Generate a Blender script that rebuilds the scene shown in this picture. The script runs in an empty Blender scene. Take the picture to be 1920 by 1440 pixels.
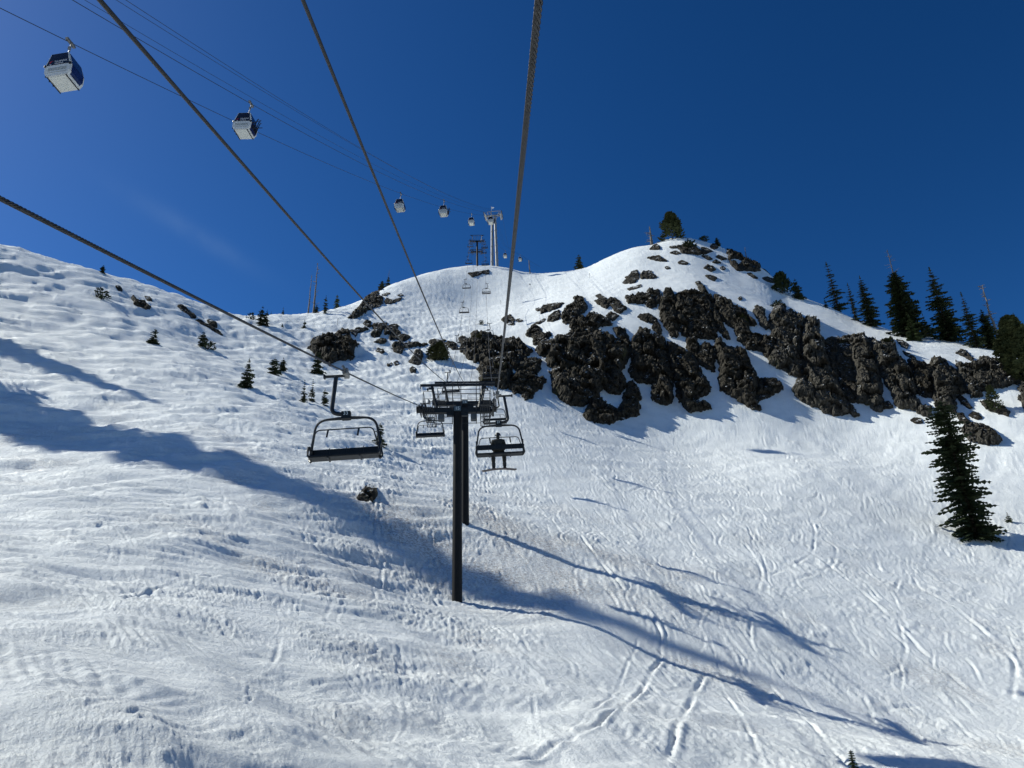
import bpy, bmesh, math, random
import numpy as np
from mathutils import Vector, Matrix

# ------------------------------------------------------------------ camera, sky, sun, exposure
scene = bpy.context.scene
FPX = 1440.0                       # focal length in pixels of a 1920 x 1440 frame
PITCH = math.radians(23.5)
ROLL = math.radians(1.6)
CP, SP = math.cos(PITCH), math.sin(PITCH)
FWD = np.array([0.0, CP, SP])
_R0 = np.array([1.0, 0.0, 0.0]); _U0 = np.array([0.0, -SP, CP])
RIGHT = math.cos(ROLL) * _R0 - math.sin(ROLL) * _U0
UP = math.cos(ROLL) * _U0 + math.sin(ROLL) * _R0

cam_data = bpy.data.cameras.new('camera')
cam_data.sensor_width = 36.0
cam_data.lens = 36.0 * FPX / 1920.0
cam_data.clip_start = 0.1
cam_data.clip_end = 3000.0
cam = bpy.data.objects.new('camera', cam_data)
scene.collection.objects.link(cam)
cam.matrix_world = Matrix(((RIGHT[0], UP[0], -FWD[0], 0), (RIGHT[1], UP[1], -FWD[1], 0),
                           (RIGHT[2], UP[2], -FWD[2], 0), (0, 0, 0, 1)))
scene.camera = cam

SUN_DIR = Vector((-17.7, 5.5, 17.9)).normalized()      # towards the sun
SUN_ELEV = math.asin(SUN_DIR.z)
SUN_AZ = math.atan2(SUN_DIR.x, SUN_DIR.y)              # clockwise from +Y

world = bpy.data.worlds.new("World")
scene.world = world
world.use_nodes = True
wn, wl = world.node_tree.nodes, world.node_tree.links
wn.clear()
w_out = wn.new('ShaderNodeOutputWorld')
w_bg = wn.new('ShaderNodeBackground'); w_bg.inputs['Strength'].default_value = 0.057
w_sky = wn.new('ShaderNodeTexSky')
w_sky.sky_type = 'NISHITA'; w_sky.sun_disc = False
w_sky.sun_elevation = SUN_ELEV; w_sky.sun_rotation = SUN_AZ
w_sky.altitude = 2500.0; w_sky.air_density = 1.0; w_sky.dust_density = 2.0; w_sky.ozone_density = 3.0
w_hsv = wn.new('ShaderNodeHueSaturation')
w_hsv.inputs['Saturation'].default_value = 1.16
w_hsv.inputs['Value'].default_value = 1.0
w_gam = wn.new('ShaderNodeGamma'); w_gam.inputs['Gamma'].default_value = 1.4     # the camera's contrast in the blue
wl.new(w_sky.outputs['Color'], w_gam.inputs['Color'])
wl.new(w_gam.outputs['Color'], w_hsv.inputs['Color'])
# one faint wisp of cirrus low on the left of the sky, by direction
def _dir(px, py): return Vector(tuple(FWD + ((px - 960) / FPX) * RIGHT + ((720 - py) / FPX) * UP)).normalized()
wisp_c = _dir(360, 435); wisp_a = (_dir(460, 495) - _dir(260, 375)).normalized(); wisp_b = wisp_c.cross(wisp_a).normalized()
w_tc = wn.new('ShaderNodeTexCoord')
def _dot(v, off, width):
    d = wn.new('ShaderNodeVectorMath'); d.operation = 'DOT_PRODUCT'; wl.new(w_tc.outputs['Generated'], d.inputs[0]); d.inputs[1].default_value = v
    a = wn.new('ShaderNodeMath'); a.operation = 'SUBTRACT'; wl.new(d.outputs['Value'], a.inputs[0]); a.inputs[1].default_value = off
    b = wn.new('ShaderNodeMath'); b.operation = 'DIVIDE'; wl.new(a.outputs[0], b.inputs[0]); b.inputs[1].default_value = width
    c = wn.new('ShaderNodeMath'); c.operation = 'POWER'; wl.new(b.outputs[0], c.inputs[0]); c.inputs[1].default_value = 2.0
    return c
_da = _dot(wisp_a, wisp_a.dot(wisp_c), 0.075); _db = _dot(wisp_b, 0.0, 0.011)
_s = wn.new('ShaderNodeMath'); _s.operation = 'ADD'; wl.new(_da.outputs[0], _s.inputs[0]); wl.new(_db.outputs[0], _s.inputs[1])
_e = wn.new('ShaderNodeMath'); _e.operation = 'MULTIPLY'; wl.new(_s.outputs[0], _e.inputs[0]); _e.inputs[1].default_value = -1.0
_x = wn.new('ShaderNodeMath'); _x.operation = 'EXPONENT'; wl.new(_e.outputs[0], _x.inputs[0])
_n = wn.new('ShaderNodeTexNoise'); _n.inputs['Scale'].default_value = 28.0; _n.inputs['Detail'].default_value = 5.0; wl.new(w_tc.outputs['Generated'], _n.inputs['Vector'])
_m = wn.new('ShaderNodeMath'); _m.operation = 'MULTIPLY'; wl.new(_x.outputs[0], _m.inputs[0]); wl.new(_n.outputs['Fac'], _m.inputs[1])
_k = wn.new('ShaderNodeMath'); _k.operation = 'MULTIPLY'; wl.new(_m.outputs[0], _k.inputs[0]); _k.inputs[1].default_value = 0.10
w_mix = wn.new('ShaderNodeMix'); w_mix.data_type = 'RGBA'; wl.new(_k.outputs[0], w_mix.inputs[0]); wl.new(w_hsv.outputs['Color'], w_mix.inputs[6]); w_mix.inputs[7].default_value = (6.5, 9.5, 12.5, 1)
wl.new(w_mix.outputs[2], w_bg.inputs['Color'])
wl.new(w_bg.outputs['Background'], w_out.inputs['Surface'])

sun_data = bpy.data.lights.new('sun', 'SUN')
sun_data.energy = 5.0
sun_data.angle = math.radians(0.53)
sun_data.color = (0.985, 0.985, 0.885)
sun = bpy.data.objects.new('sun', sun_data)
scene.collection.objects.link(sun)
sun.location = (-60, 20, 120)
sun.rotation_euler = SUN_DIR.to_track_quat('Z', 'Y').to_euler()

scene.view_settings.view_transform = 'Standard'
scene.view_settings.look = 'None'
scene.view_settings.exposure = 0.0
scene.view_settings.gamma = 1.0
scene.view_settings.use_curve_mapping = False
scene.cycles.use_denoising = True

# ------------------------------------------------------------------ pixel <-> place helpers
def P(px, py, d):
    """the place seen at pixel (px, py) of the photograph at depth d metres"""
    u = (px - 960.0) / FPX; v = (720.0 - py) / FPX
    return d * (FWD + u * RIGHT + v * UP)
def Py(px, py, y):
    """the place seen at pixel (px, py) whose world y is y"""
    q = P(px, py, 1.0); return q * (y / q[1])
def proj(p):
    p = np.asarray(p, float); d = p @ FWD
    return 960.0 + FPX * (p @ RIGHT) / d, 720.0 - FPX * (p @ UP) / d, d
def sstep(a, b, x):
    t = np.clip((x - a) / (b - a), 0.0, 1.0); return t * t * (3 - 2 * t)

# ------------------------------------------------------------------ noise
def _hash(ix, iy, iz, seed):
    h = (ix.astype(np.int64) * 374761393 + iy.astype(np.int64) * 668265263 + iz.astype(np.int64) * 2147483647 + seed * 1274126177) & 0xFFFFFFFF
    h = ((h ^ (h >> 13)) * 1274126177) & 0xFFFFFFFF
    h = ((h ^ (h >> 16)) * 2246822519) & 0xFFFFFFFF
    return (h ^ (h >> 15)) & 0xFFFFFFFF
def perlin2(x, y, seed=0):
    x0 = np.floor(x); y0 = np.floor(y); fx = x - x0; fy = y - y0
    u = fx * fx * fx * (fx * (fx * 6 - 15) + 10); v = fy * fy * fy * (fy * (fy * 6 - 15) + 10)
    z = np.zeros_like(x0)
    def g(ix, iy, dx, dy):
        a = _hash(ix, iy, z, seed) * (2 * math.pi / 4294967296.0)
        return np.cos(a) * dx + np.sin(a) * dy
    n00 = g(x0, y0, fx, fy); n10 = g(x0 + 1, y0, fx - 1, fy)
    n01 = g(x0, y0 + 1, fx, fy - 1); n11 = g(x0 + 1, y0 + 1, fx - 1, fy - 1)
    a = n00 + u * (n10 - n00); b = n01 + u * (n11 - n01)
    return 1.41 * (a + v * (b - a))
def vnoise3(x, y, z, seed=0):
    x0 = np.floor(x); y0 = np.floor(y); z0 = np.floor(z)
    f = [x - x0, y - y0, z - z0]; f = [t * t * (3 - 2 * t) for t in f]
    r = 0
    for i in (0, 1):
        for j in (0, 1):
            for k in (0, 1):
                w = (f[0] if i else 1 - f[0]) * (f[1] if j else 1 - f[1]) * (f[2] if k else 1 - f[2])
                r = r + w * (_hash(x0 + i, y0 + j, z0 + k, seed) / 4294967296.0)
    return 2 * r - 1

# ------------------------------------------------------------------ mesh helpers
def coll_link(o):
    scene.collection.objects.link(o); return o
def mesh_np(name, verts, faces, smooth=True, mats=()):
    """mesh from numpy arrays: verts (n,3), faces (m,3 or 4)"""
    me = bpy.data.meshes.new(name)
    verts = np.asarray(verts, np.float32); faces = np.asarray(faces, np.int32)
    m, k = faces.shape
    me.vertices.add(len(verts)); me.vertices.foreach_set('co', verts.ravel())
    me.loops.add(m * k); me.loops.foreach_set('vertex_index', faces.ravel())
    me.polygons.add(m)
    me.polygons.foreach_set('loop_start', np.arange(0, m * k, k, dtype=np.int32))
    try: me.polygons.foreach_set('loop_total', np.full(m, k, np.int32))
    except Exception: pass
    me.polygons.foreach_set('use_smooth', np.full(m, bool(smooth)))
    me.update(calc_edges=True); me.validate()
    for mt in mats: me.materials.append(mt)
    return me
def tag(o, label=None, cat=None, group=None, kind=None):
    if label: o['label'] = label
    if cat: o['category'] = cat
    if group: o['group'] = group
    if kind: o['kind'] = kind
    return o
def obj(name, me, parent=None, loc=(0, 0, 0)):
    o = bpy.data.objects.new(name, me); o.location = loc
    if parent is not None: o.parent = parent
    return coll_link(o)
def empty(name, loc, label=None, cat=None, group=None, rz=0.0):
    o = bpy.data.objects.new(name, None); o.empty_display_size = 0.3
    o.location = tuple(float(t) for t in loc); o.rotation_euler = (0, 0, rz)
    tag(o, label, cat, group); return coll_link(o)
class MB:
    """collects boxes, tubes and loose faces into one mesh"""
    def __init__(s): s.v = []; s.f = []
    def add(s, vs, fs):
        b = len(s.v); s.v.extend([tuple(map(float, q)) for q in vs]); s.f.extend([tuple(b + i for i in q) for q in fs])
    def box(s, c, size, ax=None, bev=0.0):
        c = np.array(c, float); h = np.array(size, float) / 2
        A = np.eye(3) if ax is None else np.array(ax, float)
        if bev <= 0:
            vs = [c + A[0] * (h[0] * i) + A[1] * (h[1] * j) + A[2] * (h[2] * k) for i in (-1, 1) for j in (-1, 1) for k in (-1, 1)]
            s.add(vs, [(0, 1, 3, 2), (4, 6, 7, 5), (0, 4, 5, 1), (2, 3, 7, 6), (0, 2, 6, 4), (1, 5, 7, 3)])
        else:
            bm = bmesh.new(); bmesh.ops.create_cube(bm, size=1.0)
            for q in bm.verts: q.co = Vector((q.co.x * size[0], q.co.y * size[1], q.co.z * size[2]))
            bmesh.ops.bevel(bm, geom=bm.edges[:], offset=bev, segments=2, affect='EDGES', profile=0.7)
            bm.verts.index_update()
            s.add([c + A[0] * q.co.x + A[1] * q.co.y + A[2] * q.co.z for q in bm.verts], [tuple(x.index for x in f.verts) for f in bm.faces]); bm.free()
    def tube(s, pts, r, n=8, cap=True):
        pts = [np.array(p, float) for p in pts]; m = len(pts)
        rs = list(r) if hasattr(r, '__len__') else [r] * m
        t0 = pts[1] - pts[0]; t0 /= np.linalg.norm(t0)
        ref = np.array([0, 0, 1.0]) if abs(t0[2]) < 0.9 else np.array([1.0, 0, 0])
        e1 = np.cross(t0, ref); e1 /= np.linalg.norm(e1)
        vs = []
        for i, p in enumerate(pts):
            t = pts[min(i + 1, m - 1)] - pts[max(i - 1, 0)]; t = t / np.linalg.norm(t)
            e1 = e1 - t * (e1 @ t); e1 /= np.linalg.norm(e1); e2 = np.cross(t, e1)
            for k in range(n):
                a = 2 * math.pi * k / n
                vs.append(p + rs[i] * (math.cos(a) * e1 + math.sin(a) * e2))
        fs = [(i * n + k, i * n + (k + 1) % n, (i + 1) * n + (k + 1) % n, (i + 1) * n + k) for i in range(m - 1) for k in range(n)]
        if cap: fs += [tuple(range(n - 1, -1, -1)), tuple((m - 1) * n + k for k in range(n))]
        s.add(vs, fs)
    def build(s, name, mat, parent=None, loc=(0, 0, 0), smooth=False):
        me = bpy.data.meshes.new(name); me.from_pydata(s.v, [], s.f); me.update()
        if smooth:
            me.polygons.foreach_set('use_smooth', [True] * len(me.polygons))
            try: me.set_sharp_from_angle(angle=math.radians(40))
            except Exception: pass
        me.materials.append(mat)
        return obj(name, me, parent, loc)
def arc(pts_fn, a0, a1, n): return [pts_fn(a0 + (a1 - a0) * i / n) for i in range(n + 1)]
def rounded(pts, rad, n=5):
    """polyline with its inner corners rounded"""
    pts = [np.array(p, float) for p in pts]; out = [pts[0]]
    for i in range(1, len(pts) - 1):
        a, b, c = pts[i - 1], pts[i], pts[i + 1]
        r = min(rad, 0.48 * np.linalg.norm(a - b), 0.48 * np.linalg.norm(c - b))
        p0 = b + (a - b) / np.linalg.norm(a - b) * r; p1 = b + (c - b) / np.linalg.norm(c - b) * r
        for k in range(n + 1):
            t = k / n; out.append((1 - t) ** 2 * p0 + 2 * t * (1 - t) * b + t * t * p1)
    out.append(pts[-1]); return out
def copy_tree(o, parent=None):
    c = o.copy(); scene.collection.objects.link(c)
    if parent is not None: c.parent = parent
    for ch in list(o.children): copy_tree(ch, c)
    return c

# ------------------------------------------------------------------ materials
def new_mat(name, col, rough=0.6, metal=0.0, spec=0.4):
    m = bpy.data.materials.new(name); m.use_nodes = True
    b = m.node_tree.nodes['Principled BSDF']
    b.inputs['Base Color'].default_value = (*col, 1); b.inputs['Roughness'].default_value = rough
    b.inputs['Metallic'].default_value = metal
    try: b.inputs['Specular IOR Level'].default_value = spec
    except Exception: pass
    return m, b, m.node_tree.nodes, m.node_tree.links
def mottled(name, c1, c2, scale, rough=0.6, metal=0.0, spec=0.4, bump=0.0, bscale=None, coord='Object', detail=4.0, lo=0.35, hi=0.65):
    m, b, n, l = new_mat(name, c1, rough, metal, spec)
    tc = n.new('ShaderNodeTexCoord'); no = n.new('ShaderNodeTexNoise')
    no.inputs['Scale'].default_value = scale; no.inputs['Detail'].default_value = detail
    l.new(tc.outputs[coord], no.inputs['Vector'])
    cr = n.new('ShaderNodeValToRGB'); cr.color_ramp.elements[0].position = lo; cr.color_ramp.elements[1].position = hi
    cr.color_ramp.elements[0].color = (*c1, 1); cr.color_ramp.elements[1].color = (*c2, 1)
    l.new(no.outputs['Fac'], cr.inputs['Fac']); l.new(cr.outputs['Color'], b.inputs['Base Color'])
    if bump > 0:
        n2 = n.new('ShaderNodeTexNoise'); n2.inputs['Scale'].default_value = bscale or scale * 3; n2.inputs['Detail'].default_value = 5
        l.new(tc.outputs[coord], n2.inputs['Vector'])
        bp = n.new('ShaderNodeBump'); bp.inputs['Strength'].default_value = bump; bp.inputs['Distance'].default_value = 0.1
        l.new(n2.outputs['Fac'], bp.inputs['Height']); l.new(bp.outputs['Normal'], b.inputs['Normal'])
    return m
M = {}
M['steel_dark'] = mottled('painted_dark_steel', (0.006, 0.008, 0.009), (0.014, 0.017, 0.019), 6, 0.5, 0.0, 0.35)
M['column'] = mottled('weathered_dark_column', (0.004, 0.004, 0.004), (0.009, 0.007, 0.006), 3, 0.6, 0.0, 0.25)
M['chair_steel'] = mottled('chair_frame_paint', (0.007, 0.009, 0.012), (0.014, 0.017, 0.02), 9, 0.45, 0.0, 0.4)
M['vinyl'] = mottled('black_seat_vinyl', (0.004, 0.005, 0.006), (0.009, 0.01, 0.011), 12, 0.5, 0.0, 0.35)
M['plate'] = mottled('grey_plate', (0.05, 0.06, 0.065), (0.08, 0.09, 0.1), 5, 0.5)
M['grip'] = mottled('cast_grip_metal', (0.16, 0.16, 0.15), (0.28, 0.28, 0.27), 12, 0.45, 0.6)
M['rubber'] = mottled('sheave_rubber', (0.01, 0.01, 0.01), (0.02, 0.02, 0.02), 9, 0.8)
M['rope'] = mottled('greased_wire_rope', (0.018, 0.018, 0.018), (0.055, 0.053, 0.05), 30, 0.45, 0.4)
M['cable'] = mottled('cable_sheath', (0.005, 0.005, 0.005), (0.012, 0.012, 0.011), 6, 0.5)
M['galv'] = mottled('galvanised_steel', (0.22, 0.225, 0.23), (0.32, 0.325, 0.33), 3, 0.5, 0.3)
M['sign'] = mottled('sign_panel', (0.05, 0.08, 0.1), (0.07, 0.1, 0.12), 4, 0.5)
M['numeral'] = mottled('sign_numeral', (0.5, 0.58, 0.6), (0.6, 0.66, 0.68), 4, 0.5)
M['white'] = mottled('white_cabin_shell', (0.55, 0.555, 0.54), (0.66, 0.665, 0.645), 3, 0.35, 0.0, 0.4)
M['cabin_floor'] = mottled('pale_cabin_floor', (0.6, 0.61, 0.55), (0.68, 0.68, 0.62), 4, 0.5)
M['glass_dark'] = mottled('tinted_window', (0.012, 0.016, 0.03), (0.02, 0.025, 0.045), 2, 0.25, 0.0, 0.25)
M['glass_blue'] = mottled('blue_tinted_window', (0.008, 0.016, 0.07), (0.014, 0.028, 0.11), 2, 0.2, 0.0, 0.3)
M['black'] = mottled('black_plastic', (0.01, 0.01, 0.012), (0.02, 0.02, 0.022), 8, 0.5)
M['slot'] = mottled('vent_slot', (0.16, 0.19, 0.18), (0.22, 0.25, 0.24), 8, 0.6)
M['red'] = mottled('red_logo', (0.35, 0.02, 0.03), (0.42, 0.03, 0.04), 3, 0.5)
M['logo_white'] = mottled('white_lettering', (0.75, 0.76, 0.78), (0.82, 0.83, 0.85), 3, 0.5)
M['jacket'] = mottled('dark_jacket_cloth', (0.012, 0.013, 0.012), (0.03, 0.03, 0.024), 7, 0.8)
M['trousers'] = mottled('dark_snow_trousers', (0.008, 0.01, 0.012), (0.016, 0.018, 0.02), 8, 0.8)
M['helmet'] = mottled('black_helmet', (0.01, 0.01, 0.01), (0.02, 0.02, 0.02), 5, 0.35)
M['board'] = mottled('board_base', (0.03, 0.02, 0.018), (0.05, 0.03, 0.025), 5, 0.4)
M['bark'] = mottled('conifer_bark', (0.03, 0.024, 0.018), (0.07, 0.055, 0.042), 3, 0.9, bump=0.3)
M['deadwood'] = mottled('weathered_deadwood', (0.1, 0.09, 0.08), (0.24, 0.22, 0.2), 3, 0.85, bump=0.3)
def foliage(name, c1, c2):
    m = mottled(name, c1, c2, 1.3, 0.75, 0.0, 0.15, detail=3)
    return m
M['fir'] = foliage('fir_needles', (0.018, 0.03, 0.016), (0.05, 0.066, 0.03))
M['fir_light'] = foliage('young_fir_needles', (0.035, 0.055, 0.02), (0.08, 0.1, 0.04))
M['pine'] = foliage('pine_needles', (0.03, 0.04, 0.016), (0.08, 0.088, 0.036))
M['shrub'] = foliage('shrub_leaves', (0.03, 0.033, 0.014), (0.075, 0.078, 0.03))
M['twig'] = mottled('bare_twigs', (0.09, 0.075, 0.065), (0.15, 0.125, 0.105), 3, 0.9)

def rock_material(name, dark, mid, lichen_amt):
    m, b, n, l = new_mat(name, dark, 0.9, 0.0, 0.15)
    tc = n.new('ShaderNodeTexCoord')
    def noise(sc, det=5, rough=0.6):
        t = n.new('ShaderNodeTexNoise'); t.inputs['Scale'].default_value = sc; t.inputs['Detail'].default_value = det
        t.inputs['Roughness'].default_value = rough; l.new(tc.outputs['Object'], t.inputs['Vector']); return t
    a = noise(1.6, 6, 0.7); r1 = n.new('ShaderNodeValToRGB')
    r1.color_ramp.elements[0].position = 0.36; r1.color_ramp.elements[1].position = 0.66
    r1.color_ramp.elements[0].color = (*dark, 1); r1.color_ramp.elements[1].color = (*mid, 1)
    l.new(a.outputs['Fac'], r1.inputs['Fac'])
    c = noise(0.22, 3); r2 = n.new('ShaderNodeValToRGB')
    r2.color_ramp.elements[0].position = 0.62; r2.color_ramp.elements[1].position = 0.72
    r2.color_ramp.elements[0].color = (0, 0, 0, 1); r2.color_ramp.elements[1].color = (lichen_amt,) * 3 + (1,)
    l.new(c.outputs['Fac'], r2.inputs['Fac'])
    mx = n.new('ShaderNodeMix'); mx.data_type = 'RGBA'
    l.new(r2.outputs['Color'], mx.inputs[0]); l.new(r1.outputs['Color'], mx.inputs[6]); mx.inputs[7].default_value = (0.12, 0.115, 0.04, 1)
    # old snow caught on the flatter ledges
    ge = n.new('ShaderNodeNewGeometry'); sx = n.new('ShaderNodeSeparateXYZ'); l.new(ge.outputs['True Normal'], sx.inputs[0])
    led = n.new('ShaderNodeMapRange'); led.inputs[1].default_value = 0.60; led.inputs[2].default_value = 0.70; l.new(sx.outputs['Z'], led.inputs[0])
    pn = noise(0.5, 4); pr = n.new('ShaderNodeMapRange'); pr.inputs[1].default_value = 0.57; pr.inputs[2].default_value = 0.61; l.new(pn.outputs['Fac'], pr.inputs[0])
    pm = n.new('ShaderNodeMath'); pm.operation = 'MULTIPLY'; l.new(led.outputs[0], pm.inputs[0]); l.new(pr.outputs[0], pm.inputs[1])
    m2 = n.new('ShaderNodeMix'); m2.data_type = 'RGBA'; l.new(pm.outputs[0], m2.inputs[0]); l.new(mx.outputs[2], m2.inputs[6]); m2.inputs[7].default_value = (0.82, 0.84, 0.85, 1)
    l.new(m2.outputs[2], b.inputs['Base Color'])
    bp = n.new('ShaderNodeBump'); bp.inputs['Strength'].default_value = 1.0; bp.inputs['Distance'].default_value = 0.5
    l.new(noise(2.6, 8, 0.75).outputs['Fac'], bp.inputs['Height']); l.new(bp.outputs['Normal'], b.inputs['Normal'])
    return m
M['rock'] = rock_material('dark_volcanic_rock', (0.013, 0.0115, 0.0095), (0.105, 0.092, 0.071), 0.45)
M['rock_grey'] = rock_material('grey_volcanic_rock', (0.024, 0.022, 0.019), (0.145, 0.132, 0.108), 0.35)

def snow_material():
    m, b, n, l = new_mat('spring_snow', (0.84, 0.86, 0.88), 0.55, 0.0, 0.25)
    geo = n.new('ShaderNodeNewGeometry')
    def noise(sc, det=4, rough=0.6, vec=None):
        t = n.new('ShaderNodeTexNoise'); t.inputs['Scale'].default_value = sc; t.inputs['Detail'].default_value = det
        t.inputs['Roughness'].default_value = rough; l.new(vec or geo.outputs['Position'], t.inputs['Vector']); return t
    a = noise(0.35, 5, 0.6); r1 = n.new('ShaderNodeValToRGB')
    r1.color_ramp.elements[0].position = 0.35; r1.color_ramp.elements[1].position = 0.6
    r1.color_ramp.elements[0].color = (0.82, 0.845, 0.84, 1); r1.color_ramp.elements[1].color = (0.915, 0.935, 0.925, 1)
    l.new(a.outputs['Fac'], r1.inputs['Fac'])
    # grit that has melted out of the snow: vertex attribute says where, fine noise breaks it up
    at = n.new('ShaderNodeAttribute'); at.attribute_name = 'grit'
    g = noise(5.5, 6, 0.75); r2 = n.new('ShaderNodeValToRGB')
    r2.color_ramp.elements[0].position = 0.42; r2.color_ramp.elements[1].position = 0.64
    l.new(g.outputs['Fac'], r2.inputs['Fac'])
    mu = n.new('ShaderNodeMath'); mu.operation = 'MULTIPLY'; l.new(at.outputs['Fac'], mu.inputs[0]); l.new(r2.outputs['Color'], mu.inputs[1])
    mx = n.new('ShaderNodeMix'); mx.data_type = 'RGBA'
    l.new(mu.outputs[0], mx.inputs[0]); l.new(r1.outputs['Color'], mx.inputs[6]); mx.inputs[7].default_value = (0.30, 0.25, 0.22, 1)
    l.new(mx.outputs[2], b.inputs['Base Color'])
    b1 = n.new('ShaderNodeBump'); b1.inputs['Strength'].default_value = 0.9; b1.inputs['Distance'].default_value = 0.16
    l.new(noise(4.2, 7, 0.74).outputs['Fac'], b1.inputs['Height'])
    l.new(b1.outputs['Normal'], b.inputs['Normal'])
    return m
M['snow'] = snow_material()
# ------------------------------------------------------------------ the mountain: one snow sheet
CTRL = [(857,1125,45),(872,980,58),(890,890,86),(860,745,124),(871,650,162),(880,568,223),
 (0,1440,11.5),(300,1440,13.2),(600,1440,15.5),(960,1440,18.5),(1300,1440,20),(1600,1440,24),(1920,1440,28),
 (0,1280,14.5),(400,1280,19),(800,1290,24.5),(1240,1250,39.9),(1500,1340,37.3),(1750,1405,35.5),(1920,1300,44),
 (0,1120,22),(400,1120,28),(1100,1180,41),(1360,1150,50),(1640,1180,53),(1920,1150,61),
 (0,960,37),(300,960,42),(600,960,51),(1150,1000,68),(1440,1000,77),(1700,1000,85),(1920,1000,86),
 (0,800,65),(300,800,70),(600,830,78),(0,640,96),(300,680,100),(560,740,106),(720,810,94),
 (0,540,125),(200,580,130),(400,640,133),(620,690,135),(760,640,165),(700,720,128),
 (500,600,183),(620,610,168),(1000,560,218),(1000,640,165),(1000,740,132),(1000,850,97),
 (1080,560,190),(1180,530,200),(1100,795,126),(1250,780,136),(1400,760,137),(1500,745,139),(1600,800,130),(1740,825,120),(1860,805,117),
 (1040,620,165),(1300,545,181),(1440,580,173),(1540,625,162),(1640,650,153),(1760,695,140),(1870,690,137),
 (1200,500,216),(1350,500,214),(1500,590,188),(1650,640,168),(1800,660,156),
 (1250,880,105),(1500,880,107),(1750,905,102),(1920,880,103)]
SKY = [(-60,440,150),(0,458,150),(50,468,151),(100,484,153),(150,500,155),(200,514,158),(250,528,160),(300,541,164),(340,556,166),(380,572,169),(410,583,171),(440,591,174),
 (470,593,180),(500,592,186),(540,590,189),(570,588,191),(600,585,196),(630,579,202),(655,572,210),(685,560,218),(710,545,229),(735,533,238),(760,524,246),(800,512,256),
 (840,503,260),(880,498,262),(920,498,263),(950,502,262),(980,510,261),(1010,513,260),(1040,511,258),(1070,508,256),(1100,502,253),(1130,487,246),(1160,473,244),
 (1190,463,243),(1220,459,242),(1240,453,241),(1260,446,240),(1290,445,239),(1320,452,236),(1350,462,233),(1380,476,230),(1410,490,226),(1440,511,221),(1470,540,214),
 (1500,556,208),(1530,566,204),(1560,578,200),(1600,597,194),(1640,610,189),(1680,622,184),(1720,630,180),(1760,634,176),(1800,640,172),(1840,645,168),(1880,655,164),(1920,668,161),(1980,688,156)]
pts = [P(*c) for c in CTRL]
for i, c in enumerate(SKY):
    q = P(*c)
    if i % 2 == 0 or c[0] in (440, 1440, 1470):
        pts.append(q)
        rr = math.hypot(q[0], q[1])
        for k, dz in ((1.16, -0.02), (1.5, -0.3)):
            pts.append(np.array([q[0] * k, q[1] * k, q[2] * (1 + dz)]))
for x, y, z in [(0,3,-8.2),(-25,6,-3),(25,6,-9.5),(0,-30,-18),(-60,20,10),(60,30,-4),(-95,70,50),(-140,130,88),(95,80,16),(130,110,40),
                (-60,-40,-4),(60,-40,-26),(-160,20,40),(160,20,0),(0,-120,-50),(-160,-100,-10),(160,-100,-55)]:
    pts.append(np.array([x, y, z], float))
pts = np.array(pts)
PS = 100.0
def _U(r2): return np.where(r2 > 1e-12, 0.5 * r2 * np.log(np.maximum(r2, 1e-12)), 0.0)
_X = pts[:, :2] / PS; _n = len(_X)
_A = np.zeros((_n + 3, _n + 3))
_d2 = ((_X[:, None, :] - _X[None, :, :]) ** 2).sum(-1)
_A[:_n, :_n] = _U(_d2) + np.eye(_n) * 2e-4
_A[:_n, _n] = 1; _A[:_n, _n + 1:] = _X; _A[_n, :_n] = 1; _A[_n + 1:, :_n] = _X.T
_w = np.linalg.solve(_A, np.concatenate([pts[:, 2], [0, 0, 0]]))
def base_z(x, y):
    x = np.asarray(x, float) / PS; y = np.asarray(y, float) / PS
    out = _w[_n] + _w[_n + 1] * x + _w[_n + 2] * y
    for i in range(_n):
        if abs(_w[i]) > 1e-12: out = out + _w[i] * _U((x - _X[i, 0]) ** 2 + (y - _X[i, 1]) ** 2)
    return out

# polar grid about the camera's plumb line: fine where the photograph looks, coarse round the back
D2R = math.pi / 180
th_f = np.linspace(-45.5, 45.5, 1301) * D2R
th = np.concatenate([np.linspace(-180, -46, 60) * D2R, th_f, np.linspace(46, 178, 60) * D2R])
NT = len(th)
rad = np.concatenate([[0.05, 1.5, 3, 5, 6.5], np.exp(np.linspace(math.log(8), math.log(300), 720)), np.exp(np.linspace(math.log(303), math.log(520), 40))])
NR = len(rad)
# coarse solve of the smooth sheet, refined by interpolation
thc = np.concatenate([np.linspace(-180, -50, 27), np.linspace(-48, 48, 241), np.linspace(50, 178, 27)]) * D2R
lrc = np.linspace(math.log(1.4), math.log(530), 230)
TC, LC = np.meshgrid(thc, lrc, indexing='ij')
ZC = base_z(np.exp(LC) * np.sin(TC), np.exp(LC) * np.cos(TC))
def interp_grid(Z, tg, lg, t, lr):
    i = np.clip(np.searchsorted(tg, t) - 1, 0, len(tg) - 2); j = np.clip(np.searchsorted(lg, lr) - 1, 0, len(lg) - 2)
    a = np.clip((t - tg[i]) / (tg[i + 1] - tg[i]), 0, 1); b = np.clip((lr - lg[j]) / (lg[j + 1] - lg[j]), 0, 1)
    return (Z[i, j] * (1 - a) + Z[i + 1, j] * a) * (1 - b) + (Z[i, j + 1] * (1 - a) + Z[i + 1, j + 1] * a) * b
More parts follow.
